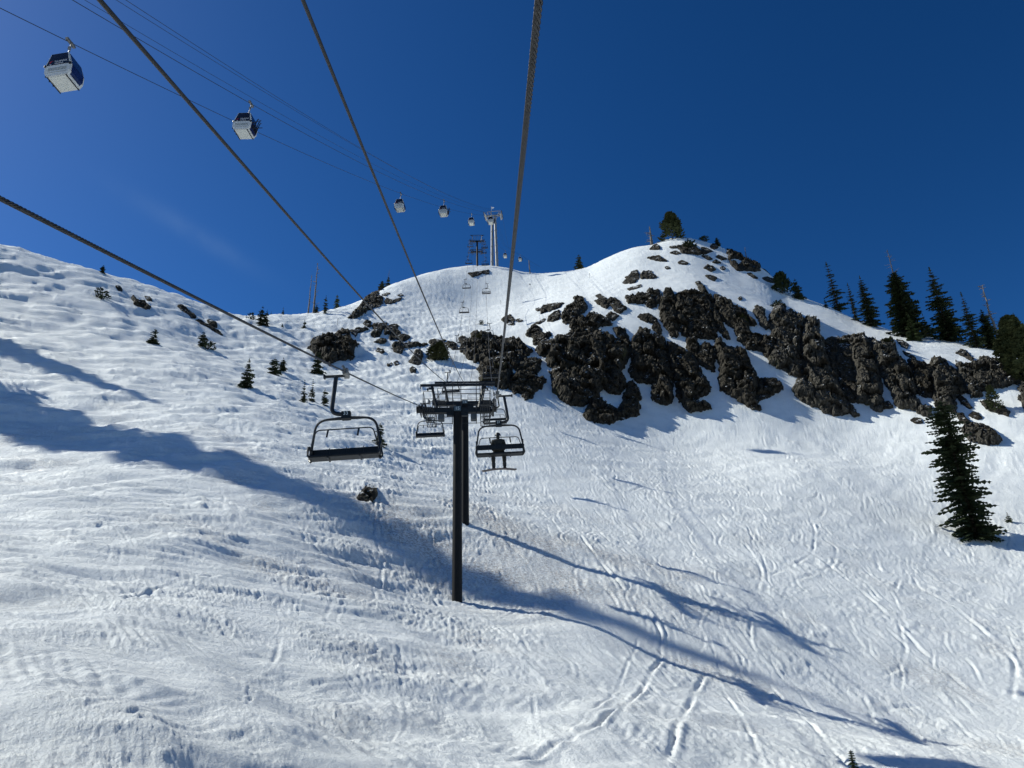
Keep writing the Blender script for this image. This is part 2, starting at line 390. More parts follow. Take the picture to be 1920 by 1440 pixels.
# bring the crest of each bearing onto the skyline of the photograph
sky_px = np.array([c[0] for c in SKY], float); sky_py = np.array([c[1] for c in SKY], float)
sx = np.arange(-40, 1961, 10.0); sy = np.interp(sx, sky_px, sky_py)
sq = np.array([P(a, b, 1.0) for a, b in zip(sx, sy)])
s_th = np.arctan2(sq[:, 0], sq[:, 1]); s_te = sq[:, 2] / np.hypot(sq[:, 0], sq[:, 1])
want = np.interp(thc, s_th, s_te)
RC = np.exp(lrc)
for _ in range(3):
    te = ZC / RC[None, :]
    sel = RC > 60
    jc = np.argmax(te[:, sel], axis=1); rc = RC[sel][jc]
    err = want - te[:, sel].max(axis=1)
    err = np.convolve(np.pad(err, 2, mode='edge'), np.array([1, 2, 3, 2, 1]) / 9.0, 'valid')
    e0 = np.interp(s_th[0] - 0.02, thc, err); e1 = np.interp(s_th[-1] + 0.02, thc, err)
    err = np.where(thc < s_th[0] - 0.02, e0 * np.exp(-((s_th[0] - 0.02 - thc) / 0.25) ** 2), np.where(thc > s_th[-1] + 0.02, e1 * np.exp(-((thc - s_th[-1] - 0.02) / 0.25) ** 2), err))
    wgt = sstep(0.55, 0.97, RC[None, :] / rc[:, None])
    ZC = ZC + wgt * err[:, None] * RC[None, :]
TT, RR = np.meshgrid(th, rad, indexing='ij')
ZB = interp_grid(ZC, thc, lrc, TT, np.log(RR))
XX = RR * np.sin(TT); YY = RR * np.cos(TT)

def snow_relief(x, y, r):
    """moguls, skid streaks and chopped crust, metres"""
    s = x + 3 + 0.03 * y
    gL = sstep(12, -10, s); near = sstep(45, 22, r); m0 = np.clip(gL * (1 - 0.72 * near) + 0.12 * near, 0, 1) * (1 - 0.75 * sstep(150, 185, r))
    wx = x + 1.6 * perlin2(x / 9, y / 9, 11); wy = y + 1.6 * perlin2(x / 9, y / 9, 12)
    mu, mv = 0.80 * wx + 0.60 * wy, -0.60 * wx + 0.80 * wy
    mog = perlin2(mu / 7.5, mv / 3.3, 1) + 0.75 * perlin2(mu / 4.2, mv / 1.7, 2)
    far = 1.0 + 0.5 * sstep(60, 130, r) * sstep(190, 150, r)
    z = mog * (0.08 + 0.27 * m0) * far
    z = z + (perlin2((0.8 * wx + 0.6 * wy) / 4.2, (0.8 * wy - 0.6 * wx) / 2.9, 21) * 0.36 + perlin2((0.5 * wx + 0.87 * wy) / 1.7, (0.5 * wy - 0.87 * wx) / 1.2, 23) * 0.11) * near
    z = z + perlin2(x / 22, y / 22, 3) * 0.5 * sstep(180, 110, r)
    patch = sstep(-0.4, 0.4, perlin2(x / 5.0, y / 5.0, 4) + 0.5 * perlin2(x / 2.1, y / 2.1, 5))
    # skid marks along the contour on the left, down the fall line on the right
    ul = 0.80 * x + 0.60 * y; vl = -0.60 * x + 0.80 * y
    ur = -0.25 * x + 0.97 * y; vr = 0.97 * x + 0.25 * y
    st = perlin2((ul + 0.8 * mog) / 3.4, vl / 0.5, 6) * 0.15 + perlin2((ul + 0.8 * mog) / 1.6, vl / 0.24, 7) * 0.06 * sstep(130, 70, r)
    sr = perlin2(ur / 4.2, (vr + 0.5 * mog) / 0.5, 8) * 0.06 + perlin2(ur / 2.0, vr / 0.24, 9) * 0.028 * sstep(130, 70, r)
    z = z + (1 + 0.7 * sstep(50, 120, r)) * sstep(230, 150, r) * st * gL * 1.15 * (1 - 0.72 * near) + sr * (1 - gL) * (0.5 + 0.5 * patch)
    # near the foot of the slope the scrapes cross each other
    for ang, sd in ((0.2, 41), (1.25, 42), (2.3, 43)):
        a_ = x * math.cos(ang) + y * math.sin(ang); b_ = -x * math.sin(ang) + y * math.cos(ang)
        z = z + near * 0.05 * perlin2(a_ / 1.5, b_ / 0.22, sd) * sstep(-0.1, 0.45, perlin2(x / 3.0 + sd, y / 3.0, sd + 5))
    # chopped crust, drawn out along the skid marks
    cu = gL * ul / (1.9 - 0.8 * near) + (1 - gL) * ur / (1.7 - 0.5 * near); cv = gL * vl + (1 - gL) * vr
    def crust(lam, seed):
        n = perlin2(cu / lam + 1.1 * mog, cv / lam + 0.6 * patch, seed); return 1.1 * np.abs(n) + 0.5 * n
    amt = (0.10 + 0.90 * patch) * (0.78 + 0.22 * gL)
    z = z + crust(1.05, 13) * 0.12 * amt * (0.16 + 0.84 * sstep(24, 70, r))
    z = z + crust(0.52, 14) * 0.10 * amt * (0.16 + 0.84 * sstep(18, 52, r)) * sstep(290, 170, r)
    z = z + crust(0.26, 15) * 0.062 * amt * (0.34 + 0.66 * sstep(14, 36, r)) * sstep(150, 70, r)
    z = z + crust(0.125, 16) * 0.036 * amt * (0.7 + 0.3 * sstep(12, 30, r)) * sstep(60, 28, r)
    z = z + crust(0.065, 17) * 0.02 * amt * sstep(30, 15, r)
    return z

# ski and board tracks, stamped into a raster of the hillside
TX0, TX1, TY0, TY1, TC_ = -60.0, 85.0, 9.0, 150.0, 0.08
TRK = np.zeros((int((TX1 - TX0) / TC_), int((TY1 - TY0) / TC_)), np.float32)
def hit(px, py, Z=None):
    """first meeting of the pixel's ray with the smooth snow sheet: point, or None above the skyline"""
    q = P(px, py, 1.0); t = math.atan2(q[0], q[1]); te = q[2] / math.hypot(q[0], q[1])
    i = int(np.clip(np.searchsorted(thc, t) - 1, 0, len(thc) - 2)); a = (t - thc[i]) / (thc[i + 1] - thc[i])
    col = (ZC[i] * (1 - a) + ZC[i + 1] * a) / RC
    j = np.argmax((col >= te) & (RC > 6))
    if j == 0: return None
    e0, e1 = col[j - 1], col[j]
    r = math.exp(lrc[j - 1] + (lrc[j] - lrc[j - 1]) * np.clip((te - e0) / (e1 - e0 + 1e-12), 0, 1))
    return np.array([r * math.sin(t), r * math.cos(t), r * te])
def stamp(path, w=0.13, depth=0.06, lim=1.0):
    p = np.array(path, float); seg = np.hypot(*np.diff(p, axis=0).T); L = np.concatenate([[0], np.cumsum(seg)])
    n = max(int(L[-1] / 0.05), 2); s = np.linspace(0, L[-1], n)
    x = np.interp(s, L, p[:, 0]); y = np.interp(s, L, p[:, 1])
    k = np.hanning(15); k /= k.sum()
    if n > 40:
        x = np.convolve(np.pad(x, 7, mode='edge'), k, 'valid'); y = np.convolve(np.pad(y, 7, mode='edge'), k, 'valid')
    tx, ty = np.gradient(x), np.gradient(y); q = np.hypot(tx, ty) + 1e-9; nx, ny = -ty / q, tx / q
    fade = np.minimum(1, np.minimum(s, L[-1] - s) / 1.2) * (0.6 + 0.4 * np.sin(s * 0.9 + x[0]))
    o = np.arange(-4.5 * w, 4.5 * w + 1e-6, TC_ * 0.7)
    prof = -depth * np.exp(-(o / w) ** 2) + 0.75 * depth * np.exp(-((o - 1.9 * w) / w) ** 2) + 0.35 * depth * np.exp(-((o + 2.0 * w) / w) ** 2)
    X = x[:, None] + nx[:, None] * o; Y = y[:, None] + ny[:, None] * o; V = fade[:, None] * prof
    ix = ((X - TX0) / TC_).astype(int).ravel(); iy = ((Y - TY0) / TC_).astype(int).ravel(); v = V.ravel()
    ok = (ix >= 0) & (iy >= 0) & (ix < TRK.shape[0]) & (iy < TRK.shape[1]); ix, iy, v = ix[ok], iy[ok], v[ok]
    if len(ix) == 0: return
    key = ix * TRK.shape[1] + iy; u, inv = np.unique(key, return_inverse=True)
    m = np.bincount(inv, v) / np.bincount(inv)
    TRK.ravel()[u] += m
def px_track(pl, **kw):
    q = [hit(a, b) for a, b in pl]; q = [t[:2] for t in q if t is not None]
    if len(q) > 1:
        q = np.array(q); s = np.arange(len(q)); f = np.linspace(0, len(q) - 1, len(q) * 12)
        # smooth cubic-ish resampling
        xs = np.interp(f, s, q[:, 0]); ys = np.interp(f, s, q[:, 1]); k = np.hanning(13); k /= k.sum()
        xs = np.convolve(np.pad(xs, 6, mode='edge'), k, 'valid'); ys = np.convolve(np.pad(ys, 6, mode='edge'), k, 'valid')
        c = float(np.clip(np.hypot(xs, ys).mean() / 42.0, 0.42, 1.0)); kw = {'w': kw['w'] * c, 'depth': kw['depth'] * c}
        stamp(np.stack([xs, ys], 1), **kw)
for pl, w, dp in [
    ([(1085,1000),(1120,1050),(1170,1110),(1215,1150),(1240,1190),(1240,1250),(1180,1320),(1110,1370),(1040,1400),(950,1445)], .16, .10),
    ([(1330,1250),(1310,1300),(1280,1350),(1240,1440)], .2, .09), ([(1200,1190),(1150,1300),(1060,1380)], .12, .05),
    ([(1620,1050),(1700,1090),(1780,1130),(1850,1190),(1905,1240),(1895,1310)], .22, .10), ([(1500,1020),(1580,1080),(1660,1150),(1740,1230),(1830,1300)], .2, .08),
    ([(1515,960),(1530,1000),(1525,1040),(1490,1060),(1440,1080)], .18, .08), ([(1540,1010),(1570,1030),(1565,1060),(1530,1080),(1480,1090)], .2, .08),
    ([(1460,905),(1462,930),(1490,945),(1530,935),(1540,915)], .18, .08), ([(1540,925),(1548,960),(1530,985)], .18, .07),
    ([(1340,975),(1360,1000),(1400,1020),(1430,1070),(1420,1110)], .18, .07), ([(1240,930),(1260,955),(1300,965),(1330,990)], .18, .07),
    ([(1660,1180),(1700,1210),(1690,1250),(1640,1270)], .18, .07), ([(1640,1040),(1650,1070),(1690,1075),(1680,1110)], .2, .08),
    ([(700,930),(705,970),(700,1000),(715,1040),(720,1080),(690,1140)], .14, .06), ([(710,930),(712,975),(722,1030),(712,1090)], .14, .05),
    ([(200,1120),(330,1080),(430,1070),(520,1110)], .2, .09), ([(240,1245),(290,1255),(330,1245),(360,1225)], .16, .08),
    ([(280,1350),(310,1385),(330,1430)], .1, .07), ([(480,1270),(470,1310),(440,1340)], .12, .06), ([(488,1275),(476,1318),(450,1345)], .12, .08),
    ([(740,1300),(752,1340),(740,1380),(700,1400)], .16, .07), ([(760,1300),(770,1345),(750,1390)], .14, .08), ([(530,1170),(525,1210),(510,1250)], .16, .07),
    ([(1000,1290),(1010,1370),(1030,1410)], .14, .06), ([(940,1330),(1010,1360),(1060,1380)], .14, .05), ([(1440,1290),(1500,1350),(1560,1400),(1600,1440)], .16, .07),
    ([(1350,1290),(1400,1360),(1440,1440)], .16, .07), ([(1640,1340),(1720,1320),(1800,1330)], .2, .07), ([(1100,880),(1150,920),(1170,930),(1210,905)], .2, .08)]:
    px_track(pl, w=w * 0.62, depth=dp * 1.5)
rng = np.random.default_rng(7)
def fall_dir(x, y):
    e = 1.5; zx = float(base_fast(x + e, y) - base_fast(x - e, y)); zy = float(base_fast(x, y + e) - base_fast(x, y - e))
    q = math.hypot(zx, zy) + 1e-9; return -zx / q, -zy / q
def base_fast(x, y):
    x = np.asarray(x, float); y = np.asarray(y, float)
    return interp_grid(ZC, thc, lrc, np.arctan2(x, y), np.log(np.maximum(np.hypot(x, y), 1.45)))
for k in range(620):
    x = rng.uniform(-22, 62); y = rng.uniform(30, 135); ph = rng.uniform(0, 6.28); wl_ = rng.uniform(9, 24); amp = rng.uniform(0.15, 0.95)
    if x < -4 and rng.random() < 0.45: continue
    path = [(x, y)]; L = rng.uniform(14, 70); s = 0.0
    fx, fy = fall_dir(x, y)
    while s < L:
        if int(s) % 3 == 0: fx, fy = fall_dir(x, y)
        a = math.atan2(fy, fx) + amp * math.sin(ph + s * 6.28 / wl_)
        x += 0.5 * math.cos(a); y += 0.5 * math.sin(a); s += 0.5
        if y < 13 or x > 84 or x < -59: break
        path.append((x, y))
    if len(path) > 4:
        stamp(path, w=rng.uniform(0.05, 0.11), depth=rng.uniform(0.035, 0.085) * min(1.0, path[len(path) // 2][1] / 60.0))
        if rng.random() < 0.5:
            o = rng.uniform(0.3, 0.5); stamp([(a + o, b) for a, b in path], w=0.07, depth=rng.uniform(0.02, 0.045))
for k in range(320):                                  # short scrapes and turns in the near snow
    x = rng.uniform(-26, 26); y = rng.uniform(10, 46); fx, fy = fall_dir(x, y)
    a = math.atan2(fy, fx) + rng.choice([-1, 1]) * rng.uniform(0.1, 1.5); bend = rng.uniform(-0.16, 0.16); path = [(x, y)]
    for i in range(int(rng.uniform(4, 26))):
        a += bend * 0.5; x += 0.5 * math.cos(a); y += 0.5 * math.sin(a)
        if y < 9.5: break
        path.append((x, y))
    if len(path) > 4:
        c = float(np.clip(y / 34.0, 0.4, 1.0)); w = rng.uniform(0.04, 0.09) * c; dp = rng.uniform(0.02, 0.05) * c
        stamp(path, w=max(w, 0.045), depth=dp)
        if rng.random() < 0.55: o = rng.uniform(0.18, 0.4); stamp([(p_ + o * math.sin(a), q_ - o * math.cos(a)) for p_, q_ in path], w=max(w, 0.045), depth=dp * 0.8)
def track_z(x, y):
    fx = (x - TX0) / TC_; fy = (y - TY0) / TC_
    ok = (fx > 1) & (fy > 1) & (fx < TRK.shape[0] - 2) & (fy < TRK.shape[1] - 2)
    fx = np.where(ok, fx, 2); fy = np.where(ok, fy, 2); i = fx.astype(int); j = fy.astype(int); a = fx - i; b = fy - j
    z = (TRK[i, j] * (1 - a) + TRK[i + 1, j] * a) * (1 - b) + (TRK[i, j + 1] * (1 - a) + TRK[i + 1, j + 1] * a) * b
    return np.where(ok, z, 0)

ZF = ZB + snow_relief(XX, YY, RR) * sstep(3, 8, RR) * sstep(420, 300, RR) + track_z(XX, YY)
LRAD = np.log(rad)
def ground_z(x, y):
    x = np.asarray(x, float); y = np.asarray(y, float)
    return interp_grid(ZF, th, LRAD, np.arctan2(x, y), np.log(np.maximum(np.hypot(x, y), 1.6)))
def on_snow(px, py, d=None, sink=0.0):
    q = hit(px, py) if d is None else None
    if q is None: q = P(px, py, d if d else np.interp(px, sky_px, [c[2] for c in SKY]))
    return np.array([q[0], q[1], float(ground_z(q[0], q[1])) - sink])

def build_snow():
    V = np.stack([XX, YY, ZF], -1).reshape(-1, 3)
    idx = np.arange(NT * NR).reshape(NT, NR)
    i2 = np.roll(idx, -1, axis=0)
    F = np.stack([idx[:, :-1], idx[:, 1:], i2[:, 1:], i2[:, :-1]], -1).reshape(-1, 4)[:, ::-1]
    me = mesh_np('snow_slope', V, F, True, [M['snow']])
    # grit: where the melt has left brown specks, mostly round the pylons and on the crests
    x, y = V[:, 0], V[:, 1]
    b15 = P(857, 1125, 45); b16 = P(872, 980, 58)
    d15 = np.hypot((x - b15[0] - 2) / 1.4, (y - b15[1] - 3) / 1.0); d16 = np.hypot(x - b16[0] - 1, y - b16[1])
    g = 0.95 * np.exp(-(d15 / 9) ** 2) + 1.0 * np.exp(-(d16 / 6.5) ** 2)
    n1 = perlin2(x / 7, y / 7, 31) + 0.5 * perlin2(x / 3, y / 3, 32)
    g = g * np.clip(0.55 + 0.6 * n1, 0, 1.2) + 0.4 * sstep(0.15, 0.7, n1) * sstep(110, 60, np.hypot(x, y))
    a = me.attributes.new('grit', 'FLOAT', 'POINT'); a.data.foreach_set('value', np.clip(g, 0, 1).astype(np.float32))
    o = obj('snow_slope', me); tag(o, 'snow covered mountainside with moguls and ski tracks', kind='structure')
    return o
build_snow()

# ------------------------------------------------------------------ rocks
def inside(px, py, poly):
    r = np.zeros(px.shape, bool); n = len(poly)
    for i in range(n):
        x1, y1 = poly[i]; x2, y2 = poly[(i + 1) % n]
        c = ((y1 > py) != (y2 > py)) & (px < (x2 - x1) * (py - y1) / (y2 - y1 + 1e-12) + x1); r ^= c
    return r
def pdist(px, py, poly):
    d = np.full(px.shape, 1e9); n = len(poly)
    for i in range(n):
        x1, y1 = poly[i]; x2, y2 = poly[(i + 1) % n]; dx, dy = x2 - x1, y2 - y1
        t = np.clip(((px - x1) * dx + (py - y1) * dy) / (dx * dx + dy * dy + 1e-9), 0, 1)
        d = np.minimum(d, np.hypot(px - x1 - t * dx, py - y1 - t * dy))
    return d
def hit_many(px, py):
    q = (FWD[None, :] + ((px - 960) / FPX)[:, None] * RIGHT + ((720 - py) / FPX)[:, None] * UP)
    t = np.arctan2(q[:, 0], q[:, 1]); te = q[:, 2] / np.hypot(q[:, 0], q[:, 1])
    i = np.clip(np.searchsorted(thc, t) - 1, 0, len(thc) - 2); a = ((t - thc[i]) / (thc[i + 1] - thc[i]))[:, None]
    col = (ZC[i] * (1 - a) + ZC[i + 1] * a) / RC[None, :]
    m = (col >= te[:, None]) & (RC[None, :] > 6); j = np.argmax(m, 1); miss = ~m.any(1)
    crest = np.argmax(np.where(RC[None, :] > 60, col, -9), 1); j = np.where(miss, crest, np.maximum(j, 1))
    k = np.arange(len(j)); e0 = col[k, j - 1]; e1 = col[k, j]
    r = np.exp(lrc[j - 1] + (lrc[j] - lrc[j - 1]) * np.clip((te - e0) / (e1 - e0 + 1e-12), 0, 1))
    return np.stack([r * np.sin(t), r * np.cos(t), r * te], 1), r
def worley(X, Y, Z, seed):
    """per point: random of the nearest cell, tilt of its facet, gap to the second nearest"""
    ix, iy, iz = np.floor(X), np.floor(Y), np.floor(Z)
    d1 = np.full(X.shape, 9.0); d2 = d1.copy(); rv = np.zeros(X.shape); tl = np.zeros(X.shape)
    for i in (-1, 0, 1):
        for j in (-1, 0, 1):
            for k in (-1, 0, 1):
                cx, cy, cz = ix + i, iy + j, iz + k; h = [_hash(cx, cy, cz, seed + q) / 4294967296.0 for q in range(6)]
                ax, ay, az = X - cx - h[0], Y - cy - h[1], Z - cz - h[2]; d = np.sqrt(ax * ax + ay * ay + az * az)
                near = d < d1; d2 = np.where(near, d1, np.minimum(d2, d)); d1 = np.where(near, d, d1)
                rv = np.where(near, h[3], rv); tl = np.where(near, ax * (h[4] * 2 - 1) + az * (h[5] * 2 - 1), tl)
    return rv, tl, d2 - d1
rock_count = 0
def rock(tile, poly, label, thick=None, mat='rock', group=None, cat='rock', name='rock_outcrop', step=None, grow=None):
    """a crag or boulder whose foot follows the outline given (tile origin x, y; 6 units per pixel) and that stands out from the slope"""
    global rock_count; rock_count += 1; seed = rock_count * 7
    sc = tile[2] if len(tile) > 2 else 6.0
    poly = [(tile[0] + a / sc, tile[1] + b / sc) for a, b in poly]
    ax = np.array(poly); x0, y0 = ax.min(0); x1, y1 = ax.max(0)
    area = abs(sum(poly[i][0] * poly[(i + 1) % len(poly)][1] - poly[(i + 1) % len(poly)][0] * poly[i][1] for i in range(len(poly)))) / 2
    st = step or float(np.clip(math.sqrt(area / 3600.0), 0.9, 1.9))
    pad = 2 * st + 4
    gx = np.arange(x0 - pad, x1 + pad + st, st); gy = np.arange(y0 - pad, y1 + pad + st, st)
    GX, GY = np.meshgrid(gx, gy, indexing='ij'); fx, fy = GX.ravel(), GY.ravel()
    # ragged edge
    rg = 2.9 * min(1.0, math.sqrt(area) / 40)
    wx = fx + rg * perlin2(fx / 7, fy / 7, seed + 1) + 0.5 * rg * perlin2(fx / 3, fy / 3, seed + 2)
    wy = fy + rg * perlin2(fx / 7, fy / 7, seed + 3) + 0.5 * rg * perlin2(fx / 3, fy / 3, seed + 4)
    sd = pdist(wx, wy, poly); sd = np.where(inside(wx, wy, poly), sd, -sd) + (grow if grow is not None else (1.5 if group == 'cliff buttresses above the gully' else 1.3))
    p, r = hit_many(fx, fy)
    dep = p @ FWD; sm = sd * dep / FPX                       # metres inside the edge
    wid = float(sm.max())
    T = thick if thick is not None else float(np.clip(0.75 * wid, 0.35, 4.5))
    T *= 0.56
    e = 1.2
    nx = -(base_fast(p[:, 0] + e, p[:, 1]) - base_fast(p[:, 0] - e, p[:, 1])) / (2 * e)
    ny = -(base_fast(p[:, 0], p[:, 1] + e) - base_fast(p[:, 0], p[:, 1] - e)) / (2 * e)
    nrm = np.stack([nx, ny, np.ones_like(nx)], 1); nrm /= np.linalg.norm(nrm, axis=1)[:, None]
    view = -p / np.linalg.norm(p, axis=1)[:, None]
    n = nrm * 0.45 + view * 0.75; n /= np.linalg.norm(n, axis=1)[:, None]
    p[:, 2] = ground_z(p[:, 0], p[:, 1])
    X, Y, Z = p[:, 0], p[:, 1], p[:, 2]
    wob = 0.4 * vnoise3(X / 1.8, Y / 1.8, Z / 1.8, seed)
    Xs = X + 0.25 * Z                                                                       # the joints lean
    b1, t1, g1 = worley(Xs / 2.6 + wob, Y / 2.6 + wob, Z / 7.5 + 0.4 * wob, seed)          # tall joint bounded columns
    b2, t2, g2 = worley(Xs / 1.1 + wob, Y / 1.1, Z / 2.1 + wob, seed + 40)                 # slabs split off them
    b3, t3, g3 = worley(Xs / 0.42, Y / 0.42, Z / 0.62, seed + 80)                          # broken edges
    flute = vnoise3(Xs / 0.55, Y / 0.55, Z / 3.2, seed + 21); bed = vnoise3(X / 2.5, Y / 2.5, (Z - 0.3 * X) / 0.5, seed + 22)
    fine = vnoise3(Xs / 0.26, Y / 0.26, Z / 0.3, seed + 15)
    prof = np.clip(np.maximum(sm, 0) / (0.42 * T + 0.06), 0, 1) ** 0.6
    k = np.clip(T / 1.7, 0.16, 1.0)
    h = T * prof * (0.50 + 0.95 * b1 + 0.7 * t1)
    h = h + prof * k * (0.32 * (b2 - 0.5) + 0.50 * t2 + 0.26 * (b3 - 0.5) + 0.55 * t3 + 0.34 * flute + 0.22 * bed + 0.26 * fine)
    h = h - prof * k * 1.1 * np.exp(-(g1 / 0.04) ** 2)
    h = np.where(sd > 0, np.maximum(h, 0.14) + 0.12, -0.5 + 0.5 * np.exp(sm / 0.2))
    h = np.where(sd < -1.2 * st, -1.2, h)
    V = p + n * h[:, None]
    nxn, nyn = GX.shape; idx = np.arange(nxn * nyn).reshape(nxn, nyn)
    F = np.stack([idx[:-1, :-1], idx[1:, :-1], idx[1:, 1:], idx[:-1, 1:]], -1).reshape(-1, 4)[:, ::-1]
    keep = (sd[F] > -1.6 * st).any(1); F = F[keep]
    used = np.unique(F); rem = -np.ones(len(V), int); rem[used] = np.arange(len(used))
    V = V[used]; F = rem[F]
    c = V.mean(0)
    me = mesh_np(name, V - c, F, False, [M[mat]])
    o = obj(name, me, loc=tuple(float(t) for t in c)); tag(o, label, cat, group)
    return o
T1, T2, T3, T4, T5, T6, T7, T8 = (960, 500), (1160, 440), (1360, 560), (1600, 580), (1040, 600), (560, 520), (800, 560), (160, 440)
CL = 'cliff buttresses above the gully'
# the cliff band, left to right
rock(T7, [(375,590),(400,550),(470,490),(510,480),(505,410),(560,395),(620,400),(640,430),(720,430),(830,440),(890,465),(980,455),(1050,490),(1120,550),(1195,600),(1130,645),(1120,680),(1050,740),(1000,790),(955,790),(975,850),(930,930),(925,985),(850,1000),(780,965),(690,965),(600,955),(592,900),(605,840),(572,800),(590,765),(640,735),(590,712),(530,716),(490,690),(440,670),(430,632),(385,615)],
     'tall dark crag directly behind the two lift pylons', 4.0, group=CL, cat='crag')
rock(T7, [(1125,685),(1220,675),(1290,705),(1280,745),(1180,785),(1050,825),(1000,800),(1050,745)], 'low dark shelf on the right shoulder of the crag behind the pylons', 1.6, group=CL, cat='crag')
rock(T7, [(930,930),(990,860),(1080,830),(1130,800),(1240,760),(1280,780),(1240,840),(1210,870),(1300,880),(1340,910),(1320,950),(1290,1000),(1200,1045),(1190,1095),(1110,1120),(1075,1090),(1070,1050),(980,1050),(930,1000)],
     'rounded dark rock at the right foot of the crag behind the pylons', 2.6, group=CL, cat='crag')
rock(T1, [(165,770),(190,710),(260,665),(310,690),(330,740),(380,760),(430,740),(445,765),(410,800),(430,850),(400,880),(300,880),(240,870),(250,830),(230,795)], 'small knobbly rock left of the snow pocket atop the widest buttress', 1.8, group=CL, cat='crag')
rock(T1, [(555,560),(600,480),(680,410),(710,370),(695,355),(740,348),(800,355),(815,400),(855,450),(840,480),(780,530),(700,585),(650,630),(580,630),(590,600)], 'upright rocky tooth highest on the left half of the cliff band', 2.6, group=CL, cat='crag')
rock(T1, [(655,640),(700,590),(800,560),(830,585),(880,535),(940,525),(1000,560),(1080,595),(1120,650),(1090,670),(1010,665),(970,700),(970,740),(900,780),(830,790),(760,775),(720,830),(640,800),(590,775),(640,745),(695,712),(655,690)], 'broken dark rock between the rocky tooth and the widest buttress', 2.8, group=CL, cat='crag')
rock(T1, [(265,940),(350,890),(430,850),(500,800),(600,785),(720,835),(800,790),(900,770),(1000,755),(1050,750),(1130,790),(1210,850),(1300,880),(1340,930),(1330,1000),(1300,1070),(1250,1150),(1225,1185),(1245,1250),(1285,1300),(1280,1350),(1250,1395),(1200,1430),(1120,1425),(1070,1400),(1020,1355),(975,1400),(980,1460),(880,1500),(850,1540),(750,1555),(660,1540),(580,1510),(520,1440),(450,1380),(460,1280),(430,1190),(480,1140),(420,1130),(385,1050),(400,1010),(320,1000)],
     'widest dark buttress of the cliff, just right of the narrow snow chute', 5.0, group=CL, cat='crag')
rock(T1, [(1140,705),(1210,700),(1260,710),(1310,800),(1330,880),(1300,890),(1220,840),(1180,780)], 'dark hump on the right shoulder of the widest buttress', 1.8, group=CL, cat='crag')
rock(T5, [(320,1070),(350,1000),(400,930),(450,900),(520,880),(580,930),(680,990),(760,1030),(820,1100),(740,1110),(640,1150),(620,1175),(540,1165),(430,1140),(340,1100)], 'lowest dark rock at the foot of the cliff, wedge shaped', 2.8, group=CL, cat='crag')
rock(T5, [(810,720),(860,700),(920,740),(980,880),(930,900),(960,980),(950,1060),(900,1080),(830,1070),(760,1050),(730,990),(770,900),(770,850),(800,790)], 'mossy dark pinnacle at the cliff foot beside the lowest rock', 2.4, group=CL, cat='crag')
rock(T5, [(930,140),(960,105),(1010,110),(1070,130),(1040,180),(1150,180),(1210,200),(1260,300),(1280,420),(1290,540),(1330,640),(1340,720),(1320,800),(1330,900),(1310,945),(1220,955),(1150,930),(1100,890),(1090,830),(1100,720),(1020,720),(930,700),(860,640),(835,560),(870,480),(850,350),(870,260),(900,200)],
     'tall rounded buttress right of the widest one, snow patch at its crown', 4.6, group=CL, cat='crag')
rock(T5, [(1260,260),(1330,275),(1450,350),(1530,410),(1600,480),(1640,560),(1650,600),(1700,680),(1760,760),(1750,800),(1700,850),(1630,880),(1600,920),(1700,940),(1770,1000),(1690,1020),(1590,1030),(1560,1050),(1500,1030),(1440,970),(1380,890),(1370,780),(1340,640),(1300,540),(1280,420)],
     'slanting buttress with a thin snow line along its upper edge', 4.0, group=CL, cat='crag')
rock(T5, [(1480,240),(1520,215),(1580,215),(1620,300),(1700,270),(1780,320),(1810,400),(1800,500),(1790,590),(1720,560),(1640,520),(1580,440),(1500,360)], 'dark rock under the snow ledge in the middle of the cliff', 2.6, group=CL, cat='crag')
rock(T2, [(75,715),(100,690),(160,690),(185,700),(210,660),(260,660),(290,680),(340,660),(320,640),(350,605),(372,640),(390,640),(440,620),(470,650),(470,720),(450,780),(380,830),(330,810),(290,775),(200,778),(110,770)], 'ragged low rock left of the square topped buttress', 2.0, group=CL, cat='crag')
rock(T2, [(215,930),(250,910),(330,900),(400,940),(440,990),(480,1080),(480,1130),(430,1110),(380,1060),(400,1010),(300,990),(250,960)], 'narrow curved rock in the snow below the ragged low rock', 1.5, group=CL, cat='crag')
rock(T2, [(465,800),(480,720),(510,650),(560,620),(600,640),(640,690),(650,800),(640,900),(660,1000),(670,1060),(640,1090),(672,1140),(650,1165),(600,1160),(580,1110),(520,1040),(480,970),(465,900)], 'left column of the square topped buttress high in the cliff', 3.2, group=CL, cat='crag')
rock(T2, [(640,690),(680,660),(760,640),(830,645),(930,650),(1000,720),(1050,800),(1060,900),(1075,1000),(1090,1060),(1110,1140),(1100,1190),(1000,1180),(900,1170),(780,1170),(720,1150),(670,1060),(645,960),(645,850)], 'broad face of the square topped buttress high in the cliff', 3.4, group=CL, cat='crag')
rock(T2, [(870,540),(905,545),(960,600),(1010,660),(1060,740),(1090,830),(1110,900),(1150,960),(1190,1060),(1240,1140),(1250,1190),(1190,1160),(1130,1090),(1075,990),(1050,880),(1040,800),(990,710),(930,640)], 'thin dark rock fin running up to a point in the snow', 2.6, group=CL, cat='crag')
rock(T3, [(-130,-30),(-90,-30),(0,20),(60,40),(110,90),(150,95),(210,130),(230,170),(300,230),(350,300),(280,300),(250,340),(290,400),(380,420),(460,440),(540,430),(560,470),(540,600),(490,660),(440,640),(420,590),(350,580),(240,560),(200,500),(150,470),(120,400),(90,330),(20,290),(-50,240),(-90,170),(-110,100)],
     'stepped dark rock with snow ledges between the fin and the biggest buttress', 3.0, group=CL, cat='crag')
rock(T3, [(320,150),(335,90),(360,82),(440,130),(440,200),(470,270),(500,330),(460,350),(400,300),(370,230)], 'slim upright rock standing clear at the top of the cliff', 2.0, mat='rock_grey', group=CL, cat='crag')
